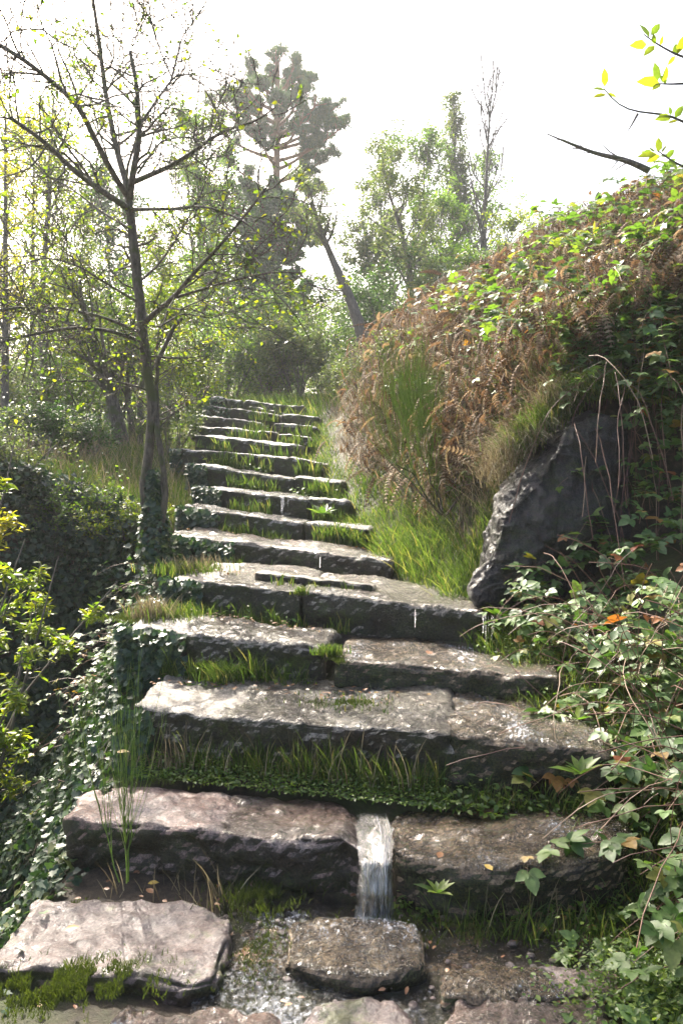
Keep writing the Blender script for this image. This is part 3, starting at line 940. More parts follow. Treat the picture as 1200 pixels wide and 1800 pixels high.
def thread(px, y0, y1, D, w, fo, n=3):
    for k in range(n):
        ox = rng.uniform(-w, w); ww = rng.uniform(.3, 1.0)
        a0, a1 = y0 + rng.uniform(0, .3) * (y1 - y0), y1 - rng.uniform(0, .4) * (y1 - y0)
        rows = [(P(px + ox - ww, y, D - .03 - .02 * i), P(px + ox + ww, y, D - .03 - .02 * i), fo * rng.uniform(.6, 1.2)) for i, y in enumerate(np.linspace(a0, a1, 4))]
        sheet(mb, rows, nu=4, amp=.004, seed=int(px) + k, sub=4)
thread(500, 868, 906, 7.44, 9, .22, 5)
thread(735, 1068, 1105, 4.5, 6, .05, 2)
thread(560, 977, 1000, 5.72, 8, .15, 2)
thread(856, 1080, 1135, 4.42, 11, .22, 6)
tag(mb.build('water_trickles', M['fall']), 'thin trickles of water falling from step to step', 'water', kind='structure')

# ------------------------------------------------------------------ vegetation builders
def tree_parts(name, label, base, trunkpaths, crownfn, bark, group=None, cat='tree'):
    e = empty(name, base)
    tag(e, label, cat, group)
    return e


def limbs_from(paths, m=14):
    Pp = np.stack([smooth(p, m) for p, _ in paths]); Rr = np.stack([np.linspace(r[0], r[1], m) for _, r in paths])
    return Pp, Rr


# --- hawthorn in front of the stair, limbs measured from the photograph
def C(x, y, D): return P(x / 2, y / 2, D)
D0 = 5.9
haw = [
    ([P(272, 975, D0), P(256, 900, D0), P(249, 850, D0), P(262, 790, D0), P(271, 700, D0), P(256, 640, D0), P(250, 575, D0), P(243, 490, D0), P(232, 400, D0), P(228, 365, D0)], (.037, .034)),
    ([P(272, 960, D0 - .03), P(292, 890, D0 - .02), P(289, 830, D0 - .04), P(276, 760, D0 - .06), P(276, 690, D0 + .1), P(276, 635, D0 + .1), P(290, 600, D0 + .15), P(320, 560, D0 + .2)], (.030, .012)),
    ([C(455, 735, D0), C(425, 715, D0 - .1), C(340, 660, D0 - .4), C(250, 590, D0 - .8), C(160, 500, D0 - 1.2), C(40, 415, D0 - 1.6)], (.030, .012)),
    ([C(456, 740, D0), C(450, 640, D0 + .05), C(430, 600, D0 + .1), C(400, 480, D0 + .2), C(372, 330, D0 + .3), C(350, 150, D0 + .2), C(325, -20, D0)], (.034, .013)),
    ([C(456, 700, D0), C(466, 620, D0 - .1), C(492, 480, D0 - .2), C(482, 300, D0 - .3), C(458, 180, D0 - .3)], (.032, .014)),
    ([C(448, 690, D0), C(390, 600, D0 - .2), C(320, 460, D0 - .5), C(280, 375, D0 - .8), C(200, 300, D0 - 1.2), C(100, 220, D0 - 1.6), C(-20, 145, D0 - 2)], (.026, .012)),
    ([C(470, 640, D0), C(600, 585, D0 - .2), C(700, 520, D0 - .4), C(790, 455, D0 - .5), C(900, 430, D0 - .6), C(970, 375, D0 - .7)], (.024, .006)),
    ([C(458, 737, D0), C(540, 735, D0 - .2), C(620, 735, D0 - .4), C(720, 722, D0 - .6), C(850, 770, D0 - .8), C(930, 840, D0 - .9)], (.018, .005)),
    ([C(485, 610, D0), C(560, 500, D0 + .2), C(640, 480, D0 + .4), C(740, 500, D0 + .6)], (.012, .004)),
    ([C(492, 440, D0 - .2), C(560, 340, D0), C(620, 260, D0 + .2), C(700, 265, D0 + .4), C(790, 285, D0 + .5)], (.014, .004)),
    ([C(600, 290, D0), C(640, 130, D0 + .2), C(720, 20, D0 + .4)], (.010, .004)),
    ([C(605, 275, D0), C(560, 170, D0), C(530, 70, D0 - .1), C(520, -30, D0 - .1)], (.008, .004)),
    ([C(500, 1145, D0), C(530, 1110, D0 - .1), C(610, 1050, D0 - .2), C(680, 960, D0 - .4), C(760, 880, D0 - .5), C(860, 760, D0 - .6), C(950, 640, D0 - .7)], (.026, .006)),
    ([C(620, 1045, D0 - .2), C(800, 990, D0 - .4), C(960, 955, D0 - .6), C(1060, 960, D0 - .7)], (.013, .005)),
    ([C(490, 1165, D0), C(350, 1110, D0 - .3), C(200, 1080, D0 - .6), C(50, 1080, D0 - .9), C(-30, 1095, D0 - 1)], (.015, .006)),
    ([C(500, 1200, D0), C(380, 1160, D0 - .3), C(250, 1150, D0 - .5), C(100, 1180, D0 - .8), C(-30, 1210, D0 - 1)], (.018, .007)),
    ([C(450, 800, D0), C(350, 740, D0 + .2), C(250, 660, D0 + .3), C(130, 600, D0 + .4)], (.012, .004)),
    ([C(480, 1000, D0), C(560, 930, D0 + .2), C(620, 840, D0 + .3), C(700, 700, D0 + .4), C(740, 600, D0 + .5)], (.013, .004)),
    ([C(560, 1150, D0 + .1), C(640, 1100, D0 + .3), C(740, 1120, D0 + .4), C(820, 1090, D0 + .5)], (.010, .004)),
    ([C(372, 330, D0 + .3), C(440, 200, D0 + .5), C(420, 120, D0 + .5)], (.010, .004)),
    ([C(480, 1060, D0), C(380, 1000, D0 - .3), C(270, 930, D0 - .5), C(150, 900, D0 - .7), C(20, 960, D0 - .8)], (.012, .004)),
]
hb = P(272, 960, D0)
e = empty('hawthorn_tree', (hb[0], hb[1], hb[2]))
tag(e, 'nearly bare twin-stemmed tree with red berries beside the left of the steps', 'tree')
Lp, Lr = limbs_from(haw, 20)
Lp[:2, 1:-1] += rng.normal(size=(2, 18, 3)) * .006
mb = MB(); tubes(mb, Lp[:2], Lr[:2] * (1 + .1 * rng.normal(size=Lr[:2].shape)), 12)
mb.build('trunk', M['bark'], e)
mb = MB(); tubes(mb, Lp[2:], Lr[2:] * .8, 8)
s1, r1 = spawn(Lp[2:], Lr[2:] * .8, 15, .12, 1, .62, 1.0, .12, .22, 7, .5, .0036, lenfall=.35)
tubes(mb, s1, r1, 5)
s1b, r1b = spawn(Lp[:2, 8:], Lr[:2, 8:], 14, .1, .9, .5, 1.3, .1, .2, 7, .3, .003)
tubes(mb, s1b, r1b, 5)
s1 = np.concatenate([s1, s1b]); r1 = np.concatenate([r1, r1b])
s2, r2 = spawn(s1, r1, 6, .15, 1, .24, 1.0, .1, .28, 5, .6, .0023)
tubes(mb, s2, r2, 4)
s3, r3 = spawn(s2, r2, 2, .2, 1, .07, 1.1, .05, .3, 3, .6, .0018)
tubes(mb, s3, r3, 3)
mb.build('branches', M['bark'], e)
mb = MB(); p, t = pick(np.concatenate([s2[:, :]]), 1, .1, 1)
p = p[(rng.random(len(p)) < .75)]
p2, _ = pick(s2[rng.random(len(s2)) < .7], 3, .2, 1)
p = np.concatenate([p, p2])
p = p[rng.random(len(p)) < np.interp(p[:, 2], [2.6, 3.6, 5.5], [.9, .4, .09])]
leaves(mb, OVATE, p + rng.normal(size=p.shape) * .004, .034, up=.3, flat=.4, var=.35)
mb.build('foliage', M['lime'], e)
mb = MB()
p, _ = pick(s2[rng.random(len(s2)) < .2], 5, .3, 1)
p = p + rng.normal(size=p.shape) * .014
oc = A([(1, 0, 0), (-1, 0, 0), (0, 1, 0), (0, -1, 0), (0, 0, 1), (0, 0, -1)], float)
of = A([(0, 2, 4), (2, 1, 4), (1, 3, 4), (3, 0, 4), (2, 0, 5), (1, 2, 5), (3, 1, 5), (0, 3, 5)])
place(mb, (oc, of), p, rvec(len(p)), rvec(len(p)), .0055, rng.random(len(p)))
o = mb.build('berries', M['berry'], e); tag(o, kind='stuff')


def gentree(name, label, px, topy, D, wpx, leaf, nleaf, lsize, bark='bark_far', group=None, nl=16, up=.35, spread=.9, tpl=RHOMB, path=None, r0=None, t0=.25, sub=6, leaffrac=1.0, zbase=None, twig=3, lenfall=.45, leafup=.5, cat='tree', tw=1.0):
    if path is None:
        x = (px - 600) / F * D
        zb = float(terrain(x, D)) - .1 if zbase is None else zbase
        top = P(px, topy, D)
        a = A([x, D, zb])
        lean = rng.normal(size=3) * A([.03, .03, 0]) * (top[2] - zb)
        pts = [a, a * .65 + top * .35 + lean, a * .3 + top * .7 + lean * .4, top]
    else:
        pts = [P(*q) for q in path]; a = pts[0]
    e = empty(name, a); tag(e, label, cat, group)
    H = np.linalg.norm(A(pts[-1]) - a); w = wpx / F * D / 2
    r0 = r0 or max(.02, H * .014)
    Tp = smooth(pts, 14)[None]; Tr = np.linspace(r0, r0 * .15, 14)[None]
    mb = MB(); tubes(mb, Tp, Tr, 8); mb.build('trunk', M[bark], e)
    b1, q1 = spawn(Tp, Tr, nl, t0, .97, w * 1.25, spread, up, .16, 7, .5, .004 * tw * D / 12, lenfall=lenfall)
    mb = MB(); tubes(mb, b1, q1, 5)
    b2, q2 = spawn(b1, q1, sub, .2, 1, w * .5, .9, up * .6, .22, 5, .6, .0022 * tw * D / 12)
    tubes(mb, b2, q2, 4)
    b3, q3 = spawn(b2, q2, twig, .2, 1, w * .24, .9, up * .4, .25, 4, .6, .0014 * tw * D / 12)
    tubes(mb, b3, q3, 3)
    mb.build('branches', M[bark], e)
    if nleaf:
        k = max(1, int(nleaf * 1.5 / len(b3)))
        p, _ = pick(b3, k, 0, 1.0)
        # clumps: drop leaves in some parts of the crown
        cl = fbm(p / max(w * .55, .1), 2, int(px)) > -.25
        p = p[cl]
        p = p + rng.normal(size=p.shape) * w * .045
        mb = MB(); leaves(mb, tpl, p, lsize, up=leafup, flat=.35, var=.35)
        mb.build('crown', M[leaf], e)
    return e


def shrub(name, label, x, y, h, w, leaf, nleaf, lsize, stems=14, bark='bark_far', tpl=OVATE, group=None, cat='shrub', lean=(0, 0), leafup=.6, spreadv=.5, zoff=-.05, sub=5, bt=.15):
    z = float(terrain(x, y)) + zoff
    e = empty(name, (x, y, z)); tag(e, label, cat, group)
    n = stems
    th = rng.uniform(0, 2 * math.pi, n)
    d = nrm(np.stack([np.cos(th) * spreadv * rng.uniform(.1, 1, n) + lean[0], np.sin(th) * spreadv * rng.uniform(.1, 1, n) + lean[1], np.ones(n)], 1))
    b = A([x, y, z]) + np.stack([np.cos(th), np.sin(th), np.zeros(n)], 1) * w * .12
    pts = [b]; L = h * rng.uniform(.7, 1.1, n)
    for s in range(6):
        d = nrm(d + rng.normal(size=d.shape) * .12)
        pts.append(pts[-1] + d * (L / 6)[:, None])
    Sp = np.stack(pts, 1); Sr = np.linspace(.006 + h * .006, .003, 7)[None].repeat(n, 0)
    mb = MB(); tubes(mb, Sp, Sr, 5)
    b1, q1 = spawn(Sp, Sr, 6, bt, 1, w * .5, .9, .15, .2, 6, .6, .002)
    tubes(mb, b1, q1, 4)
    b2, q2 = spawn(b1, q1, sub, .1, 1, w * .2, .9, .1, .25, 4, .6, .0014)
    tubes(mb, b2, q2, 3)
    mb.build('stems', M[bark], e)
    k = max(1, int(nleaf / len(b2)))
    p, _ = pick(b2, k, 0, 1.05)
    p = p[fbm(p / (w * .3), 2, int(abs(x * 100))) > -.3]
    p += rng.normal(size=p.shape) * w * .03
    mb = MB(); leaves(mb, tpl, p, lsize, up=leafup, flat=.5, var=.35)
    mb.build('foliage', M[leaf], e)
    return e


# --- pine
def pine():
    D = 30
    pts = [P(487, 720, D), P(486, 560, D), P(484, 400, D), P(487, 300, D), P(486, 220, D), P(488, 110, D)]
    e = empty('pine_tree', pts[0]); tag(e, 'tall pine with a dark rounded top above the stair', 'tree')
    Tp = smooth(pts, 20)[None]; Tr = np.linspace(.24, .07, 20)[None]
    mb = MB(); tubes(mb, Tp, Tr, 10); mb.build('trunk', M['bark_pine'], e)
    ends = [(400, 200, -1.5), (395, 160, 1), (420, 140, 0), (440, 115, 1), (485, 92, 0), (520, 110, -1), (545, 140, 1), (560, 180, -1), (595, 185, 0), (612, 205, 1), (600, 225, -1), (590, 262, .5),
            (560, 240, 0), (548, 262, 1), (375, 222, 1), (380, 175, -1), (465, 150, -1.5), (505, 160, 1.5), (440, 175, 1.5), (535, 205, -1.5), (500, 200, 2), (548, 300, 0), (455, 235, -1), (400, 280, 1), (555, 330, .5),
            (430, 160, -1), (410, 182, 0), (475, 125, 0), (510, 135, 0), (530, 165, 0), (490, 175, -2), (460, 195, 0), (420, 205, 1), (575, 200, 0), (540, 182, 1)]
    L = []
    for (x, y, dz) in ends:
        q = P(x, y, D + dz)
        t = float(np.clip((720 - (y + 55)) / 610, .4, .98))
        b, _, _ = along(Tp, A([t]))
        b = b[0]
        mid = b * .5 + q * .5 + A([0, 0, -.25])
        L.append(smooth([b, mid, q], 9))
    L = A(L)
    mb = MB(); Lr = np.linspace(.07, .02, 9)[None].repeat(len(L), 0); tubes(mb, L, Lr, 6)
    b1, q1 = spawn(L, Lr, 9, .5, 1, .75, .9, .25, .2, 5, .6, .012); tubes(mb, b1, q1, 4)
    mb.build('branches', M['bark_pine'], e)
    p, _ = pick(b1, 52, .25, 1.05)
    p = p[fbm(p * 2.2, 2, 91) > -.16]
    p = p + rng.normal(size=p.shape) * A([.09, .09, .05])
    mb = MB(); place(mb, TUFT, p, rvec(len(p)) * .6 + A([0, 0, .7]), rvec(len(p)), .2, rng.random(len(p)))
    mb.build('crown', M['pine'], e)
pine()

# ivy-clad column below the pine: a tree of its own
e = gentree('ivy_clad_tree', 'tall column of dark ivy foliage below the pine top', 472, 325, 26, 170, 'darkgreen', 42000, .15, nl=46, up=.1, spread=1.2, t0=.05, tpl=RHOMB, sub=6, lenfall=.6, cat='tree')

TG = 'trees behind the stair'
T_ = gentree
T_('tree', 'leaning ivy-wrapped trunk with thin twiggy top right of the ivy column', 600, 300, 16, 150, 'dull', 2200, .05, path=[(640, 600, 16), (618, 530, 16), (590, 470, 16), (565, 410, 16), (545, 340, 16)], r0=.13, t0=.45, nl=16, group=TG)
T_('birch_tree', 'bare pale tree with upright twigs standing against the white sky', 850, 170, 24, 150, 'dull', 0, .05, bark='bark_far', path=[(845, 620, 24), (845, 500, 24), (850, 400, 24), (856, 270, 24), (862, 170, 24)], r0=.10, up=.55, spread=.6, nl=30, t0=.3, sub=5, twig=2, group=TG, tw=2.2, lenfall=.2)
T_('poplar_tree', 'slender grey-green tree with a pointed top right of centre', 797, 175, 27, 170, 'dull', 8000, .09, nl=50, up=.8, spread=.55, lenfall=.8, t0=.2, group=TG)
T_('tree', 'spreading thin tree with dark fork between the leaning trunk and the pointed tree', 722, 330, 18, 190, 'dull', 5000, .06, path=[(725, 640, 18), (722, 520, 18), (715, 440, 18), (690, 360, 18), (675, 310, 18)], r0=.11, nl=20, t0=.3, group=TG)
T_('tree', 'low green tree in front of the pointed tree, near the bracken bank', 775, 370, 20, 190, 'green', 6000, .07, nl=24, up=.5, group=TG)
T_('tree', 'sparse tree with yellowish leaves just right of the bare pale tree', 890, 400, 21, 120, 'lime', 2600, .07, nl=18, group=TG)
T_('tree', 'small bushy tree right behind the leaning trunk', 655, 400, 22, 170, 'dull', 6500, .08, nl=24, group=TG)
T_('tree', 'bright green leafy tree behind the hawthorn on its right side', 345, 240, 20, 210, 'green', 9000, .08, nl=26, up=.4, group=TG)
T_('tree', 'broad pale green tree left of the pine, behind the nearer branches', 395, 300, 27, 190, 'green', 9000, .1, nl=26, group=TG)
T_('tree', 'dense blue-green tree behind the hawthorn on its left side', 190, 340, 24, 230, 'darkgreen', 9000, .1, nl=26, group=TG)
T_('tree', 'yellow-green tree with loose leaves at the upper left', 95, 170, 13, 300, 'lime', 4200, .055, nl=22, up=.4, group=TG)
T_('tree', 'yellowing tree at the far left edge, half out of the picture', 10, 200, 11, 260, 'yellow', 2600, .05, nl=20, up=.3, group=TG)
T_('tree', 'pale thin tree between the left edge and the blue-green tree', 110, 400, 18, 220, 'dull', 6000, .07, nl=24, group=TG)
T_('tree', 'green tree with hanging leaves between the pine and the hawthorn', 300, 420, 15, 190, 'lime', 4000, .055, nl=22, group=TG)
T_('tree', 'tall loose green tree just left of the pointed tree', 745, 270, 25, 190, 'green', 8000, .085, nl=30, up=.6, t0=.15, group=TG)
T_('tree', 'hazy green tree between the leaning trunk and the dark fork', 665, 310, 29, 190, 'dull', 8000, .1, nl=30, up=.5, t0=.15, group=TG)
T_('tree', 'fine-leaved green tree behind the bare pale tree', 850, 320, 30, 190, 'green', 7000, .1, nl=28, up=.5, t0=.15, group=TG)
T_('tree', 'low spreading tree at the crest, rightmost behind the bank', 930, 420, 19, 150, 'lime', 3200, .06, nl=18, up=.4, group=TG)
T_('tree', 'hazy green tree filling the gap left of the pine trunk', 330, 330, 32, 230, 'dull', 9000, .11, nl=28, up=.4, t0=.1, group=TG)
T_('tree', 'yellow-green tree at the upper left, close behind the hawthorn limbs', 60, 260, 17, 260, 'lime', 7000, .06, nl=26, up=.4, t0=.1, group=TG)
# three-stemmed dark tree on the grass left of the hawthorn
T_('crooked_tree', 'dark crooked trunk leaning left on the grassy ridge behind the hawthorn', 160, 480, 11.5, 260, 'lime', 3600, .045, path=[(222, 822, 11.5), (212, 760, 11.5), (192, 680, 11.5), (165, 610, 11.4), (150, 540, 11.3), (120, 470, 11.2)], r0=.12, t0=.3, nl=20, bark='bark', group='crooked trees on the grassy ridge')
T_('crooked_tree', 'thin dark trunk right beside the leaning crooked trunk', 240, 500, 11.8, 200, 'green', 2400, .045, path=[(235, 815, 11.8), (232, 740, 11.8), (222, 690, 11.8), (228, 620, 11.7), (240, 540, 11.6)], r0=.06, t0=.4, nl=14, bark='bark', group='crooked trees on the grassy ridge')
T_('crooked_tree', 'slim dark trunk with a bend, rightmost on the grassy ridge', 250, 520, 11.2, 160, 'lime', 1800, .045, path=[(242, 812, 11.2), (250, 760, 11.2), (243, 700, 11.2), (262, 640, 11.2), (300, 560, 11.2)], r0=.05, t0=.4, nl=14, bark='bark', group='crooked trees on the grassy ridge')

SGp = 'shrubs beyond the top of the stair'
def sh(px, D, topy, wpx, leaf, n, ls, label, **kw):
    x = (px - 600) / F * D
    zt = P(px, topy, D)[2]
    z = float(terrain(x, D))
    return shrub('shrub', label, x, D, max(.5, (zt - z)), wpx / F * D, leaf, n, ls, group=kw.pop('group', SGp), **kw)

sh(400, 17, 560, 150, 'green', 9000, .06, 'bright green bush left of the top of the stair', tpl=RHOMB)
sh(465, 18, 570, 150, 'green', 14000, .06, 'leafy green bush straight above the topmost step', tpl=RHOMB)
sh(540, 17, 560, 150, 'dull', 14000, .06, 'grey-green bush above the right end of the topmost step', tpl=RHOMB)
sh(600, 19, 540, 140, 'green', 8000, .07, 'tall green bush at the foot of the leaning trunk', tpl=RHOMB)
sh(690, 18, 470, 170, 'darkgreen', 9000, .07, 'round dark bush at the crest of the bracken bank', tpl=RHOMB)
sh(780, 17, 470, 150, 'dull', 8000, .06, 'pale bush behind the crest of the bank, right of the dark one', tpl=RHOMB)
sh(860, 17, 460, 140, 'green', 7000, .06, 'green bush at the crest below the bare pale tree', tpl=RHOMB)
sh(330, 15, 600, 140, 'lime', 7000, .05, 'yellow-green bush behind the hawthorn stem', tpl=RHOMB)
sh(500, 24, 480, 200, 'green', 18000, .09, 'tall green thicket directly under the pine', tpl=RHOMB)
sh(380, 24, 480, 180, 'dull', 9000, .09, 'dull thicket left of the ivy column', tpl=RHOMB)
sh(640, 11.5, 640, 110, 'dull', 3000, .03, 'grey twiggy bush at the right end of the uppermost steps', tpl=OVATE)
sh(600, 13.5, 640, 110, 'dull', 3500, .035, 'pale twiggy bush just behind the right end of the topmost step', tpl=OVATE)
sh(700, 9.5, 640, 110, 'dull', 2600, .028, 'sparse grey bush on the bank behind the smaller broom', tpl=OVATE)
LG = 'bushes on the left beyond the ivy bank'
sh(30, 12, 640, 220, 'dull', 8000, .05, 'grey-green bush at the left edge behind the ivy bank', group=LG, tpl=RHOMB)
sh(110, 13, 620, 220, 'green', 8000, .05, 'green bush left of the crooked trunks', group=LG, tpl=RHOMB)
sh(60, 16, 520, 260, 'dull', 9000, .07, 'tall dull thicket further back at the left', group=LG, tpl=RHOMB)
sh(180, 16, 560, 220, 'lime', 8000, .06, 'yellowish thicket behind the crooked trunks', group=LG, tpl=RHOMB)
sh(270, 17, 600, 200, 'green', 8000, .06, 'green thicket between the crooked trunks and the stair', group=LG, tpl=RHOMB)
sh(150, 9.6, 770, 150, 'darkgreen', 5000, .035, 'low dark glossy bush at the edge of the grassy ridge', group=LG, tpl=OVATE)
sh(60, 9, 790, 170, 'darkgreen', 6000, .035, 'low dark bush beside the pale stone at the far left', group=LG, tpl=OVATE)
IG = 'ivy bushes hanging over the gully edge'
for px_, D_, ty, wp, lb in ((235, 6.9, 880, 120, 'ivy bush on the gully edge nearest the hawthorn foot'), (165, 7.0, 850, 150, 'middle ivy bush on the gully edge below the grassy ridge'), (95, 7.2, 840, 150, 'ivy bush on the gully edge below the pale stone'), (25, 7.2, 850, 150, 'ivy bush on the gully edge at the left border')):
    shrub('ivy_bush', lb, (px_ - 600) / F * D_, D_, .15, wp / F * D_, 'ivy', 3200, .045, tpl=IVY, group=IG, spreadv=1.6, cat='bush', zoff=-.25)
EG = 'loose bushes along the top of the gully'
for px_, D_, hh_, wp, lf, lb in ((215, 7.25, .5, 90, 'lime', 'loose light bush at the gully top right beside the hawthorn'), (120, 7.3, .55, 130, 'green', 'loose green bush at the gully top in front of the crooked trunks'), (40, 7.4, .6, 130, 'dull', 'loose grey-green bush at the gully top near the left edge')):
    shrub('loose_bush', lb, (px_ - 600) / F * D_, D_, hh_, wp / F * D_, lf, 2600, .03, tpl=OVATE, group=EG, spreadv=1.3, cat='bush', zoff=-.12)
sh(300, 10.6, 690, 90, 'dull', 3500, .035, 'thin bush leaning against the left end of the upper steps', group=LG, tpl=OVATE)

# far wood as one mass behind everything
mb = MB()
n = 42000
x = rng.uniform(-45, 45, n); y = rng.uniform(38, 60, n)
zt = terrain(x, y)
hh = 3.6 + 1.6 * fbm(np.stack([x * .25, y * .1, x * 0], -1), 3, 77)
z = zt + hh * rng.uniform(0, 1, n) ** .7
leaves(mb, RHOMB, np.stack([x, y, z], -1), .42, up=.5)
tag(mb.build('distant_woods', M['dull']), 'pale far-off wood closing the view behind the trees', 'woods', kind='stuff')

# ------------------------------------------------------------------ broom
def broom(label, base, h, n, fan, leanx=0, thick=.0022, seed=0, stemfrac=.3, dens=3):
    e = empty('broom_shrub', base); tag(e, label, 'shrub')
    ns = max(4, n // 40)
    th = rng.uniform(0, 2 * math.pi, ns)
    d = nrm(np.stack([np.cos(th) * fan * .5 + leanx, np.sin(th) * fan * .4, np.ones(ns)], 1))
    b = base + np.stack([np.cos(th), np.sin(th), np.zeros(ns)], 1) * h * .02
    t = np.linspace(0, 1, 7)
    Sp = b[:, None] + d[:, None] * (t * h * stemfrac * 1.5)[None, :, None]
    Sp[:, 1:-1] += rng.normal(size=(ns, 5, 3)) * h * .008
    Sr = np.linspace(thick * (5 if n > 100 else 2.6), thick * 1.4, 7)[None].repeat(ns, 0)
    mb = MB(); tubes(mb, Sp, Sr, 6); mb.build('stem', M['bark'] if n > 200 else M['broom'], e)
    k = n // ns
    Q1, R1 = spawn(Sp, Sr, k, .25, 1, h * .62, .42, .45, .06, 8, 1, thick, taper=.5, lenfall=.15)
    R1 = np.linspace(thick, thick * .45, 8)[None].repeat(len(Q1), 0)
    mb = MB(); tubes(mb, Q1, R1, 3)
    Q2, R2 = spawn(Q1, R1, dens, .25, .95, h * .28, .25, .4, .05, 5, .8, thick * .45, taper=.6)
    tubes(mb, Q2, np.maximum(R2, thick * .45), 3)
    mb.build('twigs', M['broom'], e)


def gz(x, y, dz=0): return A([x, y, float(terrain(x, y)) + dz])
bx = (775 - 600) / F * 5.9
broom('large fan-shaped green broom bush on the bank right of the steps', P(778, 905, 5.9), 1.4, 290, 1.8, leanx=-.26, thick=.0014)
broom('smaller broom bush with dry stalks behind the large one', P(735, 850, 7.0), 1.2, 120, .8, leanx=-.35, thick=.0026)
broom('thin young broom plant growing in front of the pink slab', P(218, 1550, 2.78), .74, 44, .28, leanx=-.10, thick=.0011, stemfrac=.3, dens=2)

# ------------------------------------------------------------------ ivy
def ivy_pts(n, *a, mask=None, thick=.1):
    p, nr = scatter(n, *a, mask=mask)
    p = p + nr * (rng.uniform(0, 1, len(p)) ** 1.5 * thick)[:, None]
    return p, nr


def ivy_leaves(mb, p, nr, size):
    n = len(p)
    tip = A([0, 0, -1.]) * .8 + rvec(n) * .7 + nr * .3
    nor = nr * .9 + rvec(n) * .45 + A([0, 0, .5])
    place(mb, IVY, p, tip, nor, size * rng.uniform(.55, 1.25, n), np.clip(rng.random(n) * .9 + .15 * vnoise(p * 2, 5), 0, 1))


mb = MB()
# side of the stair
def mside(x, y):
    xl = np.interp(y, LY, LX)
    st = (tnormal(x, y)[:, 2] < .8) | (y < 6.2)
    return sstep(xl + .10, xl - .06, x) * st * (y < 7.9) * (1 - .8 * (fbm(np.stack([x * 1.3, y * 1.3, x * 0], -1), 3, 31) > .33))
for args, n_, sz, tk in (((-2.4, -.8, 2.0, 4.2), 17000, .036, .10), ((-2.6, -.8, 4.2, 6.4), 14000, .042, .16), ((-4.2, -1.0, 5.6, 7.8), 20000, .05, .2)):
    p, nr = ivy_pts(n_, *args, mask=mside, thick=tk)
    ivy_leaves(mb, p, nr, sz)
# creeping over the left ends of the steps
for key, frac, n_ in (('3a', .34, 900), ('2a', .1, 500), ('4a', .3, 600), ('5', .36, 900), ('6a', .35, 600), ('7a', .25, 500), ('8a', .2, 400), ('9a', .08, 250), ('13a', .35, 160), ('12a', .12, 120), ('14a', 1.3, 120)):
    a, b, h = TREADS[key]
    t = rng.random(n_) ** 1.6 * frac - .04
    p = a + (b - a) * t[:, None]
    p[:, 2] -= rng.uniform(0.0, .95, n_) * h * 1.0
    dn = nrm(A([-(b - a)[1], (b - a)[0], 0])); dn = dn if dn[1] < 0 else -dn
    p += dn * rng.uniform(.01, .07, n_)[:, None]
    ivy_leaves(mb, p, np.tile(dn, (n_, 1)), .04)
# up the hawthorn's foot
th = rng.uniform(0, 2 * math.pi, 900); hz = rng.uniform(-.1, .55, 900)
rad = .095 * np.clip(1.2 - hz * 1.5, .4, 1.2)
nr = np.stack([np.cos(th), np.sin(th), th * 0], 1)
p = hb + nr * rad[:, None] + A([0, 0, 1.]) * hz[:, None]
ivy_leaves(mb, p, nr, .042)
tag(mb.build('ivy', M['ivy']), 'dark glossy ivy covering the drop on the left of the stair', 'ivy', kind='stuff')

# ivy stems
mb = MB()
n = 260
x = rng.uniform(-1.9, -1.0, n); y = rng.uniform(2.2, 6.6, n)
pts = []
for k in range(7):
    pts.append(np.stack([x, y, terrain(x, y) + .05 + .05 * rng.random(n)], 1))
    x = x - rng.uniform(0, .06, n); y = y - rng.uniform(-.03, .08, n)
tubes(mb, np.stack(pts, 1), np.full((n, 7), .003), 4)
tag(mb.build('ivy_stems', M['twig_dead']), 'thin woody ivy and bramble stems trailing over the left edge', 'stems', kind='stuff')

# ------------------------------------------------------------------ grass
def blades(mb, base, h, w=.004, lean=.5, leandir=None, seg=4, curl=.5):
    n = len(base)
    th = rng.uniform(0, 2 * math.pi, n)
    d = np.stack([np.cos(th), np.sin(th), np.zeros(n)], 1) * rng.uniform(.1, 1, n)[:, None] * lean
    if leandir is not None: d = d + leandir
    h = np.broadcast_to(h, (n,))
    side = nrm(np.stack([-np.sin(th + 1.1), np.cos(th + 1.1), np.zeros(n)], 1))
    V = []
    for i in range(seg):
        t = i / seg
        c = base + (A([0, 0, 1.]) * (t - curl * .35 * t * t)) * h[:, None] + d * (t ** 1.7) * h[:, None]
        ww = (w * (1 - t * .75)) * (.6 + .8 * (h / h.mean()))[:, None] if np.ndim(w) == 0 else None
        V += [c - side * ww / 1.4, c + side * ww / 1.4]
    V.append(base + A([0, 0, 1.]) * (1 - curl * .35) * h[:, None] + d * h[:, None])
    V = np.stack(V, 1)
    k = V.shape[1]
    f = []
    for i in range(seg - 1):
        a = 2 * i
        f += [(a, a + 1, a + 3), (a, a + 3, a + 2)]
    f.append((k - 3, k - 2, k - 1))
    f = A(f)
    fc = (f[None] + (np.arange(n) * k)[:, None, None]).reshape(-1, 3)
    mb.add(V.reshape(-1, 3), fc, np.repeat(rng.random(n), k))


mb = MB()
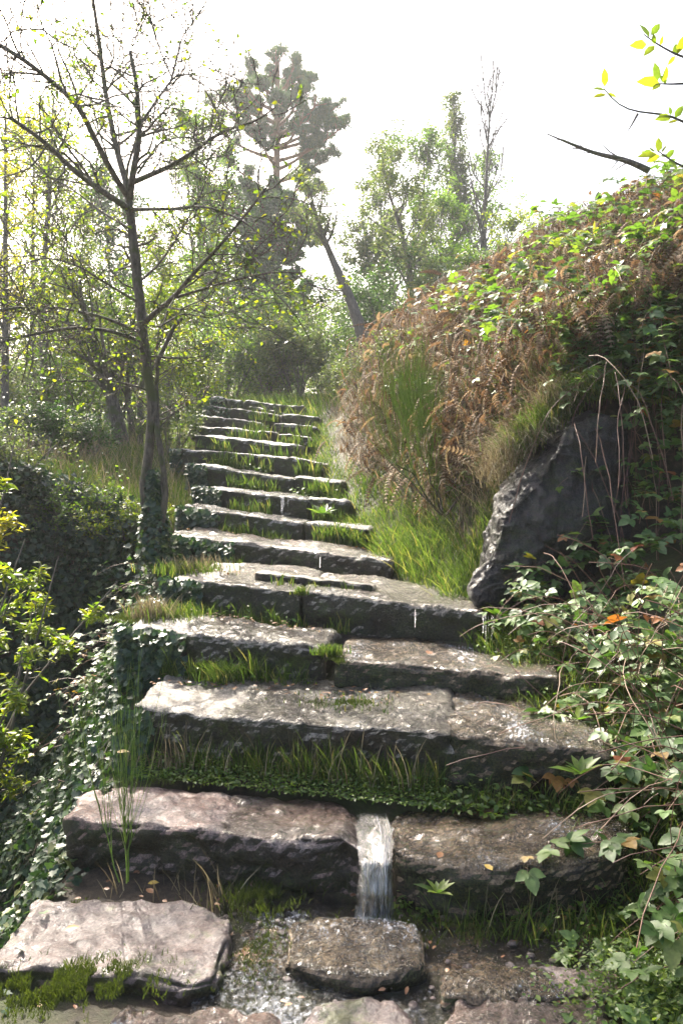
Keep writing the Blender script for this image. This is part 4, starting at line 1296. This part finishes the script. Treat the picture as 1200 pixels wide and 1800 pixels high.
# bright bank right of the steps
def mbank(x, y):
    xr = np.interp(y, RY, RX)
    lim = xr + np.interp(y, [4, 4.6, 5.4, 6.5, 8, 10, 13], [.1, .22, .62, .5, .3, .22, .18])
    return sstep(xr - .14, xr + .02, x) * sstep(lim + .15, lim - .1, x)
p, _ = scatter(26000, -.6, 1.5, 4.6, 7.2, mask=mbank, steep=False)
k = fbm(p * A([3, 3, 0]), 3, 12)
blades(mb, p, (.04 + .13 * rng.random(len(p)) ** 1.6) * np.clip(1 + 1.3 * k, .3, 2), w=.0026, lean=1.1)
p, _ = scatter(12000, -.9, .9, 7.0, 13.2, mask=mbank, steep=False)
blades(mb, p, (.06 + .14 * rng.random(len(p)) ** 2) * np.clip(1 + 1.2 * fbm(p * A([2.5, 2.5, 0]), 3, 14), .3, 2), w=.004, lean=1.0)
# ridge left of the stair, behind the ivy
def mridge(x, y):
    xl = np.interp(y, LY, LX)
    return sstep(xl + .1, xl - .1, x) * sstep(6.9, 7.5, y)
p, _ = scatter(22000, -5.5, -1.0, 6.8, 12.5, mask=mridge, steep=False)
blades(mb, p, .10 + .10 * rng.random(len(p)), w=.005, lean=.7)
p, _ = scatter(9000, -8, 0, 12.5, 22, steep=False)
blades(mb, p, .2 + .2 * rng.random(len(p)), w=.01, lean=.6)
# top of the bank above the boulder
for k_ in range(26):
    tt = k_ / 25
    c_ = P(900 + 190 * tt, 800 - 110 * min(1, tt * 1.6) + rng.uniform(-12, 12), 4.95 + .25 * rng.random())
    p = c_ + rng.normal(size=(150, 3)) * A([.06, .06, .02])
    blades(mb, p, .08 + .12 * rng.random(150), w=.003, lean=.6, leandir=A([-.3, -.5, -.3]))
p, _ = scatter(5000, 1.05, 1.9, 5.25, 6.0, steep=False)
blades(mb, p, .12 + .10 * rng.random(len(p)), w=.003, lean=.5, leandir=A([-.4, -.5, -.3]))
# right verge
def mverge(x, y):
    xr = np.interp(y, RY, RX)
    return sstep(xr - .22, xr - .05, x) * sstep(xr + .45, xr + .2, x)
p, _ = scatter(8000, .6, 1.6, 2.0, 4.8, mask=mverge, steep=False)
blades(mb, p, .07 + .09 * rng.random(len(p)), w=.0026, lean=.8)
tag(mb.build('grass', M['grass']), 'fresh green grass on the banks either side of the steps', 'grass', kind='stuff')

# grass in the joints and under the risers
mb = MB(); md = MB()
def foot(key, t0, t1, n, h, off=.05, w=.0028, zf=1.0, dep=.1, m_=None, drop=None):
    a, b, hh = TREADS[key]
    t = rng.uniform(t0, t1, n)
    kk = fbm(np.stack([t * 9 + len(key), t * 0, t * 0 + hh * 7], -1), 2, 5)
    keep = rng.random(n) < np.clip(.75 + kk, 0, 1)
    t = t[keep]; kk = kk[keep]
    p = a + (b - a) * t[:, None]
    dn = nrm(A([-(b - a)[1], (b - a)[0], 0])); dn = dn if dn[1] < 0 else -dn
    p = p + dn * (off + rng.uniform(0, dep, len(p)) - .03)[:, None]
    p[:, 2] -= (hh if drop is None else drop) * zf
    kf = fbm(p * A([28, 28, 0]), 2, 9)
    blades(m_ or mb, p, h * (.25 + rng.random(len(p)) ** 2.2 * 1.1) * np.clip(1 + 1.1 * kk + .7 * kf, .25, 1.8), w=w, lean=.5)
    return p
foot('2a', .08, .98, 2400, .12, w=.002, drop=.24, dep=.09, off=.03)
foot('2b', 0, .9, 700, .08, w=.002, drop=.24)
foot('1b', .05, .98, 2000, .12, w=.002, drop=.29, dep=.2)
foot('1a', .3, .8, 600, .07, w=.0026, drop=.28, dep=.12)
foot('3a', .2, .98, 1600, .11, w=.002, drop=.22, dep=.08)
foot('3b', 0, .2, 150, .08, w=.002, drop=.18)
foot('4a', .2, 1, 700, .08, w=.002, drop=.22)
foot('4b', 0, .3, 200, .07, drop=.2)
foot('4c', .1, .9, 160, .06, drop=.05)
foot('5', .1, .5, 500, .08, drop=.2)
foot('6a', .3, 1, 400, .07, w=.004, drop=.16); foot('6b', .2, 1, 900, .12, w=.004, drop=.14)
foot('7a', .3, .7, 300, .08, w=.004, drop=.18); foot('7b', .2, 1, 400, .1, w=.004, drop=.18)
foot('8a', .4, .9, 500, .10, w=.005, drop=.18); foot('8b', .2, 1, 500, .12, w=.005, drop=.18)
foot('9a', .3, .9, 450, .14, w=.005, drop=.17); foot('9b', .3, 1, 250, .14, w=.005, drop=.17)
foot('10', .05, .4, 250, .13, w=.006, drop=.15); foot('10', .6, 1.2, 200, .13, w=.006, drop=.15)
foot('11a', .5, 1, 250, .16, w=.006, drop=.14); foot('11b', 0, 1.4, 250, .16, w=.006, drop=.14)
foot('12b', -.2, 1, 150, .14, w=.006, drop=.12); foot('12a', .8, 1.2, 125, .16, w=.006, drop=.12)
foot('13a', .6, 1, 150, .18, w=.006, drop=.12)
# tufts on the joint of the third step and left end of the fourth
def tuft(c, r, n, h, w=.0028, m_=None, lean=.6):
    p = A(c) + rng.normal(size=(n, 3)) * A([r, r * .6, .004])
    blades(m_ or mb, p, h * rng.uniform(.4, 1.15, n), w=w, lean=lean)
tuft(P(578, 1150, 3.98), .035, 300, .06); tuft(P(300, 1085, 4.45), .10, 420, .10); tuft(P(270, 1090, 4.4), .06, 200, .16, m_=md)
tuft(P(335, 1008, 5.3), .12, 500, .10); tuft(P(345, 1005, 5.35), .10, 200, .14, m_=md)
tuft(P(527, 1045, 4.72), .02, 120, .06); tuft(P(390, 1195, 3.95), .05, 260, .12, lean=1.0)
tuft(P(620, 1235, 3.66), .1, 200, .03)
foot('1a', .05, .6, 260, .16, w=.0022, drop=.30, dep=.15, m_=md)
foot('2a', .0, .2, 260, .2, w=.0022, drop=.22, dep=.12, m_=md)
foot('2a', .15, .95, 160, .16, w=.0016, drop=.22, dep=.1, m_=md); foot('1b', .05, .95, 160, .16, w=.0016, drop=.28, dep=.15, m_=md)
# dry stalks on the right bank
for k_ in range(30):
    tt = k_ / 29
    c_ = P(865 + 130 * tt, 850 - 150 * tt + rng.uniform(-25, 10), 4.95 + .2 * rng.random())
    p = c_ + rng.normal(size=(60, 3)) * A([.06, .06, .03])
    blades(md, p, .10 + .26 * rng.random(60), w=.0018, lean=1.1, leandir=A([-.45, -.6, -.8]) * rng.uniform(.3, 1.1))
p, _ = scatter(4500, -.6, 1.4, 7.5, 14, mask=lambda x, y: sstep(.2, .5, x - np.interp(y, RY, RX)) * sstep(1.9, 1.2, x - np.interp(y, RY, RX)), steep=False)
blades(md, p, .1 + .35 * rng.random(len(p)) ** 1.5, w=.0035, lean=1.2)
p, _ = scatter(9000, -.1, 1.6, 5.4, 8.5, mask=lambda x, y: sstep(.25, .5, x - np.interp(y, RY, RX)) * sstep(1.5, .9, x - np.interp(y, RY, RX)), steep=False)
k_ = fbm(p * A([3, 3, 0]), 2, 15) > -.05
p = p[k_]
blades(md, p, .08 + .3 * rng.random(len(p)) ** 1.7, w=.0024, lean=1.2)
p, _ = scatter(2500, 1.0, 1.7, 5.2, 6.2, steep=False)
blades(md, p, .1 + .25 * rng.random(len(p)), w=.0022, lean=1.0, leandir=A([-.4, -.5, -.5]))
p, _ = scatter(3000, -5, -1.3, 7.0, 12, mask=mridge, steep=False)
blades(md, p, .2 + .2 * rng.random(len(p)), w=.003, lean=.5)
tag(mb.build('grass', M['grass']), 'green tufts growing in the joints and under the risers of the steps', 'grass', kind='stuff')
tag(md.build('dry_grass', M['grass_dry']), 'straw-coloured dry grass among the bracken and by the steps', 'grass', kind='stuff')

# moss cushions, as short dense blades on the low slabs
mb = MB()
def moss(c, rx, ry, n, h=.012, dz=0):
    p = A(c) + rng.normal(size=(n, 3)) * A([rx, ry, 0])
    k = fbm(p * A([18, 18, 0]), 3, 66) > -.12
    p = p[k]; p[:, 2] += dz
    blades(mb, p, h * rng.uniform(.5, 1.3, len(p)), w=.0016, lean=.9, seg=2)
moss(P(255, 1085, 4.42), .10, .07, 2600, .02, .0); moss(P(60, 1760, 2.13), .09, .05, 4200, .022, .02); moss(P(160, 1745, 2.16), .09, .05, 4200, .022, .03)
moss(P(110, 1610, 2.65), .04, .05, 1300, .012, .005); moss(P(230, 1660, 2.48), .05, .02, 500, .01)
moss(P(590, 1160, 3.93), .02, .05, 700, .02); moss(P(600, 1240, 3.6), .09, .03, 900, .015, .01)
moss(P(460, 1580, 2.72), .07, .05, 1500, .035); moss(P(1000, 1235, 3.75), .12, .08, 2500, .03, .02)
moss(P(450, 1670, 2.46), .05, .10, 1300, .014, .01)
moss(P(330, 1380, 3.36), .12, .03, 900, .02, .02); moss(P(720, 1640, 2.56), .14, .05, 1500, .03, .01)
tag(mb.build('moss', M['moss']), 'low yellow-green moss on the slabs at the foot of the stair', 'moss', kind='stuff')

# ------------------------------------------------------------------ small leafy herbs under the risers
mb = MB()
def herb(key, t0, t1, n, size, off=.06, drop=.24, zr=.12, dep=.12):
    a, b, hh = TREADS[key]
    t = rng.uniform(t0, t1, n)
    p = a + (b - a) * t[:, None]
    dn = nrm(A([-(b - a)[1], (b - a)[0], 0])); dn = dn if dn[1] < 0 else -dn
    rr_ = rng.uniform(0, 1, n)
    p += dn * (off + rr_ * dep)[:, None]
    p[:, 2] += -drop + rng.uniform(0, zr, n) * (1 - rr_)
    leaves(mb, OVATE, p, size, up=.7, flat=.7, var=.5)
herb('1b', .04, .95, 1600, .026, drop=.27, zr=.14); herb('2b', .0, 1.0, 420, .025, drop=.24); herb('2a', .05, 1, 3000, .016, drop=.24, zr=.08)
herb('3a', .3, 1, 300, .028, drop=.22); herb('4a', .2, 1, 240, .025, drop=.22); herb('1a', .5, 1, 160, .018, drop=.28, zr=.05)
herb('8b', 0, 1, 160, .04, drop=.18); herb('8a', .4, .8, 120, .04, drop=.2); herb('9a', .3, .9, 200, .05, drop=.2)
# ground herbs of the right verge
p, nr = scatter(5200, .55, 1.7, 1.9, 4.9, mask=mverge, steep=False)
p[:, 2] += rng.uniform(0.0, .09, len(p))
leaves(mb, OVATE, p, .022, up=.75, flat=.7, var=.5)
p = P(1120, 1760, 2.2) + rng.normal(size=(2600, 3)) * A([.12, .12, .02]) + A([.03, 0, .03])
leaves(mb, OVATE, p, .016, up=.75, flat=.7, var=.5)
tag(mb.build('ground_cover', M['green']), 'small leafy herbs at the feet of the steps and along the right verge', 'herbs', kind='stuff')

# dock plants
def rosette(label, c, n, L):
    e = empty('dock_plant', c); tag(e, label, 'plant')
    th = np.arange(n) * 2.4 + rng.uniform(0, 1)
    tip = np.stack([np.cos(th), np.sin(th), rng.uniform(.2, .9, n)], 1)
    mb = MB(); place(mb, LONG, np.tile(A(c), (n, 1)), tip, np.tile(A([0, 0, 1.]), (n, 1)) + tip * -.3, L * rng.uniform(.6, 1.1, n), rng.random(n))
    mb.build('leaves', M['green'], e)
rosette('broad-leaved dock in front of the short block of the seventh step', P(568, 905, 7.15), 14, .17)
rosette('leafy dock at the foot of the boulder beside the fourth step', P(878, 1085, 4.5), 12, .13)
rosette('broad leaves at the right end of the second step', P(1020, 1360, 3.0), 10, .12)
rosette('round-leaved plant under the wet slab of the lowest step', P(770, 1570, 2.56), 9, .08)
rosette('big green leaf plant on the verge beside the third step', P(1015, 1265, 3.45), 6, .10)

# ------------------------------------------------------------------ dead bracken on the bank
mb = MB()
def mbrack(x, y):
    u = x - np.interp(y, RY, RX)
    m_ = sstep(np.interp(y, [5, 6, 7.5], [.5, .45, .25]), np.interp(y, [5, 6, 7.5], [.85, .8, .5]), u) * (1 - sstep(3.4, 5, u))
    m_ = m_ * np.where(y < 5.25, 0, 1) * sstep(0, .5, u - np.interp(y, [5, 8, 10, 14], [.0, .2, .6, .9]))
    return m_ * (1 - .5 * (fbm(np.stack([x, y, x * 0], -1), 3, 41) > .15))
p, nr = scatter(15000, .2, 4.8, 5.2, 10.0, mask=mbrack)
n = len(p); hgt = rng.uniform(.05, .45, n)
p = p + nr * hgt[:, None]
tip = A([-.35, -.6, -.55]) + rvec(n) * .75
place(mb, BRACK, p, tip, nr + rvec(n) * .6, rng.uniform(.09, .24, n), rng.random(n))
p, nr = scatter(6000, -.5, 4, 10, 17, mask=mbrack)
n = len(p); p = p + nr * rng.uniform(.05, .6, n)[:, None]
place(mb, BRACK, p, A([-.3, -.5, -.4]) + rvec(n) * .8, nr + rvec(n) * .6, rng.uniform(.14, .32, n), rng.random(n))
p, nr = scatter(32000, -.2, 4.8, 5.2, 12.0, mask=mbrack)
p = p + nr * rng.uniform(0, .3, len(p))[:, None]
blades(mb, p, .10 + .16 * rng.random(len(p)), w=.005, lean=1.0, leandir=A([-.35, -.6, -.5]), seg=3)
tag(mb.build('dead_bracken', M['bracken']), 'rust-brown dead bracken covering the bank right of the steps', 'bracken', kind='stuff')
# thin dead stalks among it
mb = MB()
p, nr = scatter(2600, .1, 4.6, 5.4, 12.0, mask=mbrack)
n = len(p)
d = nrm(nr * .7 + rvec(n) * .6 + A([-.1, -.1, .3]))
pts = [p]; 
for k in range(5):
    d = nrm(d + rvec(n) * .18 + A([-.03, -.05, -.16])); pts.append(pts[-1] + d * rng.uniform(.08, .14, n)[:, None])
tubes(mb, np.stack(pts, 1), np.linspace(.003, .0012, 6)[None].repeat(n, 0), 3)
tag(mb.build('dead_stalks', M['twig_dead']), 'pale dead stalks tangled through the bracken bank', 'stalks', kind='stuff')

# ------------------------------------------------------------------ brambles
mb = MB(); mc = MB()
def bramble(n, args, mask, L, nl, lsize, up0=.9, drp=.22, dirx=(-.35, -.35), zoff=0, npt=10, rr=.0026):
    p, nr = scatter(n, *args, mask=mask)
    n = len(p)
    p[:, 2] += zoff
    d = nrm(A([dirx[0], dirx[1], up0]) + rvec(n) * .5)
    pts = [p]; ln = L * rng.uniform(.5, 1.25, n)
    for k in range(npt - 1):
        d = nrm(d + rvec(n) * .13 + A([dirx[0] * .15, dirx[1] * .15, -drp]))
        q_ = pts[-1] + d * (ln / (npt - 1))[:, None]
        g = terrain(q_[:, 0], q_[:, 1], False) + .03
        q_[:, 2] = np.maximum(q_[:, 2], g)
        pts.append(q_)
    S = np.stack(pts, 1)
    tubes(mc, S, np.linspace(rr, rr * .5, npt)[None].repeat(n, 0), 4)
    q_, tg = pick(S, nl, .12, 1)
    m_ = len(q_)
    off = rvec(m_); off[:, 2] = np.abs(off[:, 2]) * .8
    q2 = q_ + off * rng.uniform(.015, .06, m_)[:, None]
    tubes(mc, np.stack([q_, q2], 1), np.full((m_, 2), .0009), 3)
    tip = off * .8 + A([-.1, -.35, -.45]) + rvec(m_) * .3
    nor = A([-.1, -.25, 1.]) + rvec(m_) * .42
    place(mb, BRAM, q2, tip, nor, lsize * rng.uniform(.55, 1.2, m_), np.clip(rng.random(m_), 0, 1))

def mright(x, y):
    xr = np.interp(y, RY, RX)
    return sstep(xr + .12, xr + .4, x)
# near, at the right edge
bramble(125, (1.12, 1.9, 2.1, 3.6), mright, .62, 17, .072, dirx=(-.5, -.25))
bramble(90, (1.15, 2.3, 3.4, 4.9), mright, .60, 16, .068, up0=.8, dirx=(-.3, -.4))
# hanging over the hollow right of the boulder
bramble(120, (1.75, 3.0, 5.0, 5.7), None, .75, 16, .075, up0=.4, drp=.38, dirx=(-.1, -.8))
# crest and top of bank
mb_near = mb; mb = MB()
bramble(950, (1.5, 5.0, 5.5, 8.5), mright, .75, 16, .08, up0=.8, drp=.24, dirx=(-.25, -.35))
bramble(150, (.7, 3.0, 7.5, 11), mbrack, .8, 13, .075, up0=.8, dirx=(-.2, -.3))
bramble(40, (.5, 1.9, 5.6, 8), mbrack, .5, 10, .06, up0=.7, dirx=(-.3, -.3))
mb_bank = mb; mb = mb_near
bramble(110, (1.5, 2.9, 5.1, 5.6), None, .5, 15, .07, up0=.5, drp=.3, dirx=(-.3, -.6))
# low bramble and herbs round the boulder foot
bramble(26, (1.0, 1.6, 4.0, 4.4), None, .36, 12, .045, up0=.9, dirx=(-.2, -.2))
# on the left edge
bramble(36, (-1.5, -1.1, 4.2, 6.0), None, .5, 10, .04, up0=.7, dirx=(-.5, -.3))
tag(mb_bank.build('bramble_leaves', M['bramble_light']), 'light green bramble leaves over the crest of the bracken bank', 'brambles', kind='stuff')
tag(mb.build('bramble_leaves', M['bramble']), 'toothed three-part bramble leaves at the right edge and round the boulder', 'brambles', kind='stuff')
tag(mc.build('bramble_canes', M['cane']), 'arching thin reddish bramble canes on the right bank', 'brambles', kind='stuff')

# bare hanging canes in front of the hollow
mb = MB()
n = 60
p = np.stack([rng.uniform(1.3, 2.3, n), rng.uniform(4.7, 5.3, n), rng.uniform(1.6, 2.2, n)], 1)
d = nrm(A([-.05, -.35, -.2]) + rvec(n) * .4)
pts = [p]
for k in range(9):
    d = nrm(d + rvec(n) * .16 + A([0, -.03, -.3])); pts.append(pts[-1] + d * rng.uniform(.06, .16, n)[:, None])
tubes(mb, np.stack(pts, 1), np.full((n, 10), .0026), 4)
n = 130
p = np.stack([rng.uniform(1.0, 1.7, n), rng.uniform(2.3, 3.9, n), rng.uniform(.3, .9, n)], 1)
d = nrm(A([-.3, -.1, .8]) + rvec(n) * .7)
pts = [p]
for k in range(9):
    d = nrm(d + rvec(n) * .2 + A([0, 0, -.12])); pts.append(pts[-1] + d * rng.uniform(.04, .09, n)[:, None])
tubes(mb, np.stack(pts, 1), np.full((n, 10), .0017), 4)
tag(mb.build('hanging_canes', M['cane']), 'bare red-brown canes hanging over the dark hollow beside the boulder', 'canes', kind='stuff')

# ferns above the hollow
for k, (px, py, D, s) in enumerate([(1040, 655, 5.3, .28), (1150, 620, 5.2, .34), (1100, 690, 5.1, .26)]):
    c = P(px, py, D)
    e = empty('fern', c); tag(e, ['bright fern on the grassy lip above the boulder', 'largest bright fern near the right edge above the hollow', 'small fern hanging below the two others at the hollow'][k], 'fern')
    th = np.arange(9) * .7 + rng.uniform(0, 1); n = 9
    tip = np.stack([np.cos(th), np.sin(th) * .5 - .5, rng.uniform(.0, .9, n)], 1)
    mb = MB(); place(mb, FERN, np.tile(c, (n, 1)), tip, np.tile(A([0, -.8, .8]), (n, 1)) + rvec(n) * .3, s * rng.uniform(.7, 1.1, n), rng.random(n))
    mb.build('fronds', M['lime'], e)

# ------------------------------------------------------------------ near bushes at the left edge
rng = np.random.default_rng(21)
shrub('yellow_bush', 'yellow-green leafy bush at the left edge over the dark gully', -2.17, 4.25, 2.5, .5, 'lime', 12000, .05, stems=26, bt=.40, tpl=LONG, cat='bush', lean=(0, 0), spreadv=.10, group='yellow-leaved bushes at the left edge')
shrub('yellow_bush', 'taller bush with clear yellow leaves behind the first, at the left edge', -2.95, 5.5, 3.5, .7, 'yellow', 8000, .055, stems=18, bt=.6, tpl=LONG, cat='bush', lean=(-.04, 0), spreadv=.14, group='yellow-leaved bushes at the left edge')

# overhanging branch, upper right corner
def overhang(label, paths, leafpts):
    e = empty('overhanging_branch', P(*paths[0][0])); tag(e, label, 'branch', 'leafy branches reaching in from the right')
    mb = MB()
    for pth in paths:
        q_ = smooth([P(*a) for a in pth], 10); tubes(mb, q_, np.linspace(.004, .0016, 10), 6)
    mb.build('twigs', M['bark'], e)
    mb = MB()
    for (bx_, by_, tx, ty, D) in leafpts:
        a = P(bx_, by_, D); b = P(tx, ty, D + rng.uniform(-.03, .03))
        L = np.linalg.norm(b - a)
        place(mb, (LONG[0] * A([1.25, 1, 1]), LONG[1]), a[None], (b - a)[None], (A([0, -1., .3]) + rvec(1)[0] * .5)[None], L, A([rng.random()]))
    mb.build('leaves', M['lime'], e)
D = 2.6
overhang('twig with oval green leaves hanging in from the upper right corner', [[(1215, 105, D), (1185, 95, D), (1150, 75, D), (1130, 60, D)], [(1215, 146, D), (1180, 148, D), (1150, 147, D)]],
         [(1140, 66, 1123, 40, D), (1143, 62, 1160, 40, D), (1136, 78, 1106, 80, D), (1150, 80, 1130, 98, D), (1160, 80, 1164, 62, D), (1150, 78, 1147, 58, D), (1185, 98, 1188, 75, D), (1186, 98, 1172, 115, D), (1190, 95, 1202, 60, D), (1155, 143, 1150, 108, D), (1158, 145, 1118, 143, D),
          (1160, 147, 1145, 158, D), (1165, 146, 1172, 115, D), (1170, 148, 1158, 130, D)])
overhang('long bare twig ending in a few green leaves, below the upper right corner', [[(1215, 222, D), (1175, 200, D), (1120, 198, D), (1085, 187, D), (1060, 155, D)], [(1120, 200, D), (1112, 215, D), (1103, 230, D)]],
         [(1062, 153, 1062, 118, D), (1062, 158, 1041, 155, D), (1065, 166, 1040, 171, D), (1066, 165, 1084, 170, D), (1178, 203, 1176, 186, D), (1180, 205, 1150, 210, D), (1185, 208, 1200, 184, D), (1190, 212, 1172, 216, D)])
overhang('leafy twig low at the right edge with yellow-green leaves', [[(1215, 300, D), (1180, 283, D), (1155, 265, D)]],
         [(1155, 268, 1158, 240, D), (1153, 270, 1118, 275, D), (1158, 272, 1135, 285, D), (1160, 270, 1175, 252, D), (1170, 277, 1185, 262, D), (1175, 280, 1190, 300, D), (1150, 268, 1138, 258, D)])
overhang('small cluster of yellow leaves at the right edge beside the brambles', [[(1215, 395, D), (1200, 385, D), (1190, 375, D)]],
         [(1200, 388, 1186, 398, D), (1195, 378, 1196, 365, D), (1205, 390, 1210, 402, D), (1203, 382, 1212, 366, D)])
# dead snag on the crest
e = empty('dead_branch', P(1140, 295, 7.4)); tag(e, 'dark dead branch pointing left above the crest of the bank', 'branch')
mb = MB()
q_ = smooth([P(1140, 300, 7.4), P(1100, 280, 7.4), P(1050, 272, 7.4), P(1000, 252, 7.4), P(960, 235, 7.4)], 12)
tubes(mb, q_, np.linspace(.03, .005, 12), 7)
b1, r1 = spawn(q_[None], np.linspace(.03, .005, 12)[None], 14, .2, 1, .35, .8, .1, .2, 5, .4, .002); tubes(mb, b1, r1, 4)
mb.build('limb', M['bark'], e)

# ------------------------------------------------------------------ fallen leaves
for k, (px, py, z, s, rot, lab, yv) in enumerate([
    (545, 1747, .03, .04, .3, 'orange leaf lying on the wet stones at the bottom centre', .98),
    (865, 1530, .30, .045, 2, 'yellow leaf hanging at the edge of the wet slab above the grass', .97),
    (770, 1508, .30, .045, 1.2, 'brown oval leaf on the rim of the wet slab', .5),
    (114, 1635, .12, .045, .5, 'pale tan leaf on the mauve slab', .75),
    (430, 1680, .05, .05, 1.5, 'dark brown leaf in the water right of the mauve slab', .2),
    (260, 1553, .06, .04, .2, 'yellow leaf under the pink slab', .95),
    (270, 1570, .06, .045, 2.4, 'brown leaf beside the young broom plant', .35),
    (1045, 1770, .05, .04, 1.0, 'orange leaf on the pink stone at bottom right', .9),
    (948, 1637, .08, .035, .7, 'yellow round leaf in the grass under the wet slab', .96),
    (752, 1150, .60, .07, 1.3, 'thin brown leaf on the wet block of the third step', .3),
    (205, 1322, .42, .05, .1, 'orange dry leaf caught in the stalks above the pink slab', .85),
    (72, 1772, .06, .04, 2.0, 'pale curled leaf in the moss at the bottom left corner', .7)]):
    d = P(px, py, 1.0) - A([0, 0, EYE]); t = (z + .012 - EYE) / d[2]; c = A([0, 0, EYE]) + d * t
    mb = MB()
    place(mb, OVATE, A([[0, 0, 0.]]), A([[math.cos(rot), math.sin(rot), .05]]), A([[.1, -.2, 1.]]) , s, A([yv]))
    me = mb.mesh('fallen_leaf'); o = link('fallen_leaf', me, M['litter']); o.location = c
    tag(o, lab, 'leaf', 'fallen leaves on the stones')

mb = MB()
p = np.stack([rng.uniform(-.95, .95, 110), rng.uniform(2.1, 3.0, 110), np.zeros(110)], 1); p[:, 2] = terrain(p[:, 0], p[:, 1]) + .03
place(mb, OVATE, p, rvec(110) * A([1, 1, .1]), A([0, 0, 1.]) + rvec(110) * .5, .024, rng.random(110) * .5)
for key in ('2a', '3a', '4a', '5'):
    a, b, hh = TREADS[key]
    n = 90; t = rng.random(n); p = a + (b - a) * t[:, None]; p[:, 1] += rng.uniform(.3, .5, n); p[:, 2] += .012
    place(mb, OVATE, p, rvec(n) * A([1, 1, .1]), A([0, 0, 1.]) + rvec(n) * .3, .025, rng.random(n) * .8)
tag(mb.build('leaf_litter', M['litter']), 'brown leaf litter scattered on the treads and wet ground', 'leaf litter', kind='stuff')

# ------------------------------------------------------------------ haze
HAZE = 0.0012
if HAZE:
    me = bpy.data.meshes.new('haze')
    bm = bmesh.new(); bmesh.ops.create_cube(bm, size=1)
    for v in bm.verts:
        v.co = (v.co.x * 640, 270 + v.co.y * 700, 7.5 + v.co.z * 22)
    bm.to_mesh(me); bm.free()
    m, nt, out = newmat('haze')
    pv = nt.nodes.new('ShaderNodeVolumePrincipled')
    pv.inputs['Color'].default_value = (.93, .96, 1, 1)
    pv.inputs['Density'].default_value = HAZE
    pv.inputs['Anisotropy'].default_value = .5
    nt.links.new(pv.outputs[0], out.inputs['Volume'])
    tag(link('haze', me, m), 'thin bright haze in the backlit air over the far trees', 'haze', kind='stuff')
